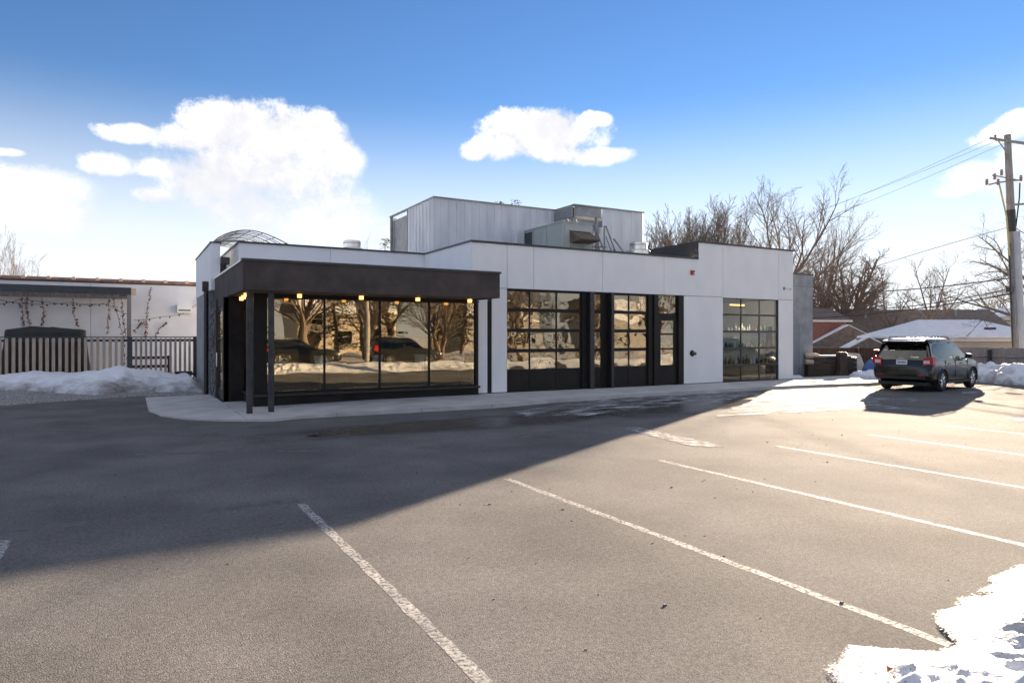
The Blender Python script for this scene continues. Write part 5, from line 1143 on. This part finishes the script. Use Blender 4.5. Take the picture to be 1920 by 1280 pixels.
# ------------------------------------------------------------------ inside the restaurant
def pot_lamp(x, y, label):
    t = thing('table_planter', label, 'planter', (x, y, .11), 'white planters behind the dining window')
    MB().lathe((x, y, .98), [(.11, 0), (.16, .30), (.165, .31)], 16).build('pot', m_white, t)
    MB().tube([(x, y, .11), (x, y, .97)], .03, 8).build('stand', m_black, t); MB().lathe((x, y, .95), [(.26, 0), (.26, .028)], 18).build('table_top', m_wood, t); MB().lathe((x, y, .11), [(.2, 0), (.03, .03)], 14).build('foot', m_black, t)
for u, w in ((600, 'leftmost'), (708, 'second'), (787, 'third'), (862, 'rightmost')): p = onY(u, 670, 18.12); pot_lamp(p.x, p.y, w + ' white tapered planter behind the dining window, counted from the left')
def palm(x, y, h, label, seed):
    q = random.Random(seed); t = thing('potted_palm', label, 'plant', (x, y, .11))
    MB().lathe((x, y, .11), [(.18, 0), (.26, .4)], 14).build('pot', m_black, t); MB().tube([(x, y, .4), (x + .03, y, h * .6)], .03, 6).build('stem', m_bark, t); lf = MB()
    for k in range(16):
        a = k * 2.4; L = q.uniform(.5, .8); b = Vector((x + .03, y, h * .6)); d = Vector((math.cos(a), math.sin(a), 0))
        for s in range(12):
            f = s / 12; p = b + d * L * f + Vector((0, 0, .55 * f - .75 * f * f)); w = Vector((-d.y, d.x, 0)) * .22 * (1 - .5 * f)
            for sg in (-1, 1): lf.quad(p, p + w * sg * .5 + d * .1 + Vector((0, 0, .02)), p + w * sg + d * .14 - Vector((0, 0, .06)), p + w * sg * .5 + d * .06)
    lf.build('fronds', m_green, t, kind='stuff')
p = onY(648, 640, 19.2); palm(p.x, p.y, 2.4, 'green palm behind the left dining window pane', 2)
p = onY(1010, 620, 19.0); palm(p.x, p.y, 2.6, 'green palm behind the large garage door', 3)
def chair(x, y, label):
    t = thing('wicker_chair', label, 'chair', (x, y, .11), 'wicker chairs behind the garage doors'); pts = [(x + .27 * math.cos(a), y, .62 + .36 * math.sin(a)) for a in [math.pi * i / 12 for i in range(13)]]
    MB().tube([(x + .27, y, .11)] + pts + [(x - .27, y, .11)], .028, 8).build('back_frame', m_wicker, t)
    for i in range(7): xx = -.2 + .067 * i; MB().tube([(x + xx, y + .01, .55), (x + xx, y + .01, .62 + .36 * math.sqrt(max(0, 1 - (xx / .27) ** 2)))], .012, 5).build('back_rod', m_wicker, t)
    MB().lathe((x, y + .25, .50), [(.27, 0), (.28, .06)], 16).build('seat', m_wicker, t)
    for dx in (-.2, .2): MB().tube([(x + dx, y + .45, .11), (x + dx, y + .42, .5)], .022, 6).build('leg', m_wicker, t)
p = onY(1020, 680, 18.7); chair(p.x, p.y, 'wicker chair behind the middle of the large garage door'); p = onY(1197, 680, 18.45); chair(p.x, p.y, 'pale wicker chair behind the smaller garage door')
t = thing('pendant_lamp', 'lit warm linear lamp behind the top of the bar window', 'lamp', (20.1, 18.02, 3.0))
B('tube', m_lamp, t, 19.75, 20.5, 18.02, 18.07, 2.98, 3.03); MB().tube([(20.1, 18.045, 3.03), (20.1, 18.045, 3.28)], .01, 5).build('cord', m_wire, t)
ld = bpy.data.lights.new('pendant_light', 'POINT'); ld.energy = 7; ld.color = (1, .80, .55); ld.shadow_soft_size = .15
lo_ = bpy.data.objects.new('pendant_light', ld); COL.objects.link(lo_); lo_.parent = t; lo_.location = (.4, .06, -.25)       # light of the lit pendant lamp
shf = thing('bar_shelf', 'open timber shelves just inside the bar window', 'shelf', (20.7, 18.2, .11))
for z in (1.995, 1.365, .735): B('board', m_soffit, shf, 19.22, 22.2, 18.12, 18.42, z-.05, z-.01)
for x in (19.22, 22.16): B('upright', m_black, shf, x, x+.04, 18.12, 18.42, .11, 2.2)
m_frost = mat('frosted_film', (.42, .48, .46), (.5, .56, .54), scale=3, rough=.6); B('back_panel', m_frost, shf, 19.3, 22.1, 18.43, 18.45, .75, 1.94)
q = random.Random(9); m_bt = [mat('bottle_' + n_, c_, rough=.2) for n_, c_ in (('clear', (.62, .66, .66)), ('amber', (.25, .12, .03)), ('green', (.25, .4, .12)), ('white', (.75, .74, .70)), ('dark', (.04, .035, .03)))]
ORD = ['first', 'second', 'third', 'fourth', 'fifth', 'sixth', 'seventh', 'eighth', 'ninth', 'tenth', 'eleventh', 'twelfth', 'thirteenth', 'fourteenth', 'fifteenth', 'sixteenth', 'seventeenth', 'eighteenth', 'nineteenth', 'twentieth'] + ['twenty-' + w for w in ('first', 'second', 'third', 'fourth', 'fifth', 'sixth', 'seventh', 'eighth', 'ninth')]
WHERE = {1.985: 'top', 1.355: 'middle', .725: 'bottom'}
for z, nm in WHERE.items():
    x = 19.4; k = 0
    while x < 22.05:
        r = q.uniform(.028, .06); hh = q.uniform(.16, .34) if z > .8 else q.uniform(.18, .4); m = q.choice(m_bt)
        o = MB().lathe((x, 18.24, z), [(r, 0), (r, hh*.58), (r*.4, hh*.74), (r*.36, hh), (r*.4, hh+.008)], 8).build('bottle', m, None, (x, 18.24, z), smooth=False)
        tag(o, m.name[7:] + ' bottle, ' + ORD[k] + ' from the left on the ' + nm + ' bar shelf', 'bottle', 'bottles on the ' + nm + ' bar shelf'); x += q.uniform(.10, .19); k += 1
# ------------------------------------------------------------------ across the street (seen in the glass)
for i, (x, y, w, d, zr, mw, lb) in enumerate(((4, -40, 10, 8, 7.2, m_gsiding, 'brown-grey house across the street reflected in the left panes'), (21, -42, 11, 8, 7.6, m_siding, 'cream house across the street reflected in the middle panes'), (40, -41, 10, 8, 7.0, m_gsiding, 'drab house across the street reflected in the garage doors'), (60, -41, 11, 8, 7.2, m_gsiding, 'grey house across the street reflected in the right glass'), (-12, -40, 10, 8, 7.2, m_gsiding, 'grey house across the street left of the cream one'))):
    h = house(lb, (x, y), math.pi, w, d, 4.6, zr, 0, mw, m_shingle, -.1, .12, [(-w*.3, 1.0, 1.1, 1.4), (w*.05, 1.0, 1.6, 1.4), (-w*.3, 3.0, 1.0, 1.2), (w*.3, 3.0, 1.0, 1.2)], name='street_house', group='houses across the street')
    dr = MB().box(w*.28, w*.28+1.0, -d/2-.06, -d/2-.002, 0, 2.2).build('door', m_wood, h); MB().tube([(w*.28+.9, -d/2-.1, 1.0), (w*.28+.9, -d/2-.1, 1.15)], .02, 6).build('handle', m_alu, dr)
src = bare_tree(51, 11, .34, nb=(9, 9, 8, 4), spread=.85, up=.03); src2 = bare_tree(52, 8.5, .24, nb=(8, 8, 7, 4), spread=.8, up=.04, fork=2)
ta = plant_tree(src, (11.5, -15.5, 0), 'broad street tree reflected in the second dining pane', 'street trees behind the viewer'); tb = plant_tree(src2, (22, -15, 0), 'forked street tree reflected in the rightmost dining pane', 'street trees behind the viewer')
for s_, (x, y), rz, sc_, lb in ((ta, (30, -16), 2.1, .9, 'broad street tree reflected in the large garage door'), (tb, (6.5, -16), 1.0, 1.05, 'forked street tree reflected in the leftmost pane'), (tb, (38, -15), 2.6, 1.0, 'forked street tree reflected in the small garage door'), (ta, (47, -17), 4.0, 1.0, 'broad street tree reflected in the bar window'), (tb, (16.5, -18), 4.4, .95, 'forked street tree reflected in the third dining pane'), (ta, (-6, -16), 3.0, .95, 'broad street tree left of the reflected ones'), (ta, (18.8, -23), 1.3, 1.1, 'tall street tree farther back reflected in the third pane'), (ta, (9, -24), 5.2, 1.15, 'tall street tree farther back reflected in the second pane'), (tb, (26, -25), .4, 1.2, 'forked street tree farther back reflected in the rightmost pane'), (ta, (35, -26), 2.2, 1.1, 'tall street tree farther back reflected in the garage doors'), (ta, (13.5, -27), 3.3, 1.2, 'tallest street tree reflected behind the street pole'), (ta, (22.5, -28), .7, 1.15, 'tall street tree reflected behind the forked one'), (tb, (28, -18), 5.5, 1.15, 'forked street tree reflected at the left of the large garage door'), (ta, (3.5, -25), 2.6, 1.2, 'tall street tree farther back reflected in the leftmost pane')):
    c = copy_tree(s_); c.location = (x, y, 0); c.rotation_euler = (0, 0, rz); c.scale = (sc_,) * 3; c['label'] = lb
for sd_, x, y, H, w, lb in ((11, 14.5, -19, 8, 2.4, 'dark conifer reflected behind the street pole'), (12, 26.5, -20, 9.5, 2.6, 'dark conifer reflected in the large garage door'), (13, 2, -20, 9, 2.5, 'dark conifer reflected in the leftmost dining pane'), (14, 36, -21, 8, 2.4, 'dark conifer reflected in the smaller garage door'), (15, 20, -24, 10, 3.0, 'tallest dark conifer reflected in the third dining pane'), (16, 8.5, -29, 10, 3.2, 'dark conifer farther back reflected in the second dining pane'), (17, 44, -22, 9, 2.8, 'dark conifer reflected in the entry door glass')):
    conifer(sd_, H, w, m_needle, (x, y, 0), lb, .9)
for x, y, rz, lb in ((9.2, -7.3, 0.0, 'dark car parked on the street reflected in the dining window'), (16.0, -7.2, .02, 'second dark car on the street reflected farther right')):
    c = copy_tree(car0); c.location = (x, y, -.012); c.rotation_euler = (0, 0, rz); c['label'] = lb; c['group'] = 'cars parked on the street'
t = thing('street_pole', 'wooden utility pole reflected in the second dining pane', 'utility pole', (12.6, -4.6, 0))
MB().tube([(12.6, -4.6, -.1), (12.6, -4.6, 9.5)], [.19, .13], 12).build('shaft', m_polew, t); MB().box(11.6, 13.6, -4.75, -4.65, 8.8, 8.95).build('crossarm', m_polew, t)
t = thing('street_sign', 'small sign on a post reflected in the right dining pane', 'sign', (21.5, -4.4, 0))
MB().tube([(21.5, -4.4, -.1), (21.5, -4.4, 2.6)], .03, 8).build('post', m_galvd, t); MB().box(21.2, 21.8, -4.36, -4.34, 1.9, 2.6).build('plate', m_white, t)
# a dry leaf on the near snow, specks of grit
lp = gnd(1670, 1262, .06)
mbx = MB(); mbx.quad((lp.x-.03, lp.y, .075), (lp.x, lp.y-.02, .085), (lp.x+.035, lp.y+.005, .075), (lp.x+.005, lp.y+.025, .09)); mbx.quad((lp.x+.005, lp.y+.025, .089), (lp.x+.02, lp.y+.04, .08), (lp.x+.03, lp.y+.008, .074))
tag(mbx.build('dry_leaf', mat('orange_leaf', (.42, .15, .05), rough=.7), None, tuple(lp)), 'curled orange leaf on the near snow', 'leaf')
gr = MB(); q = random.Random(2)
for i in range(260):
    x = q.uniform(-4, 14); y = q.uniform(1.8, 11); s = q.uniform(.002, .007) if q.random() < .93 else .011; gr.box(x-s, x+s, y-s*.7, y+s*.7, 0, s)
gr.build('grit', mat('grit', (.05, .048, .045), (.2, .19, .18), scale=60, rough=.9), None, kind='stuff')
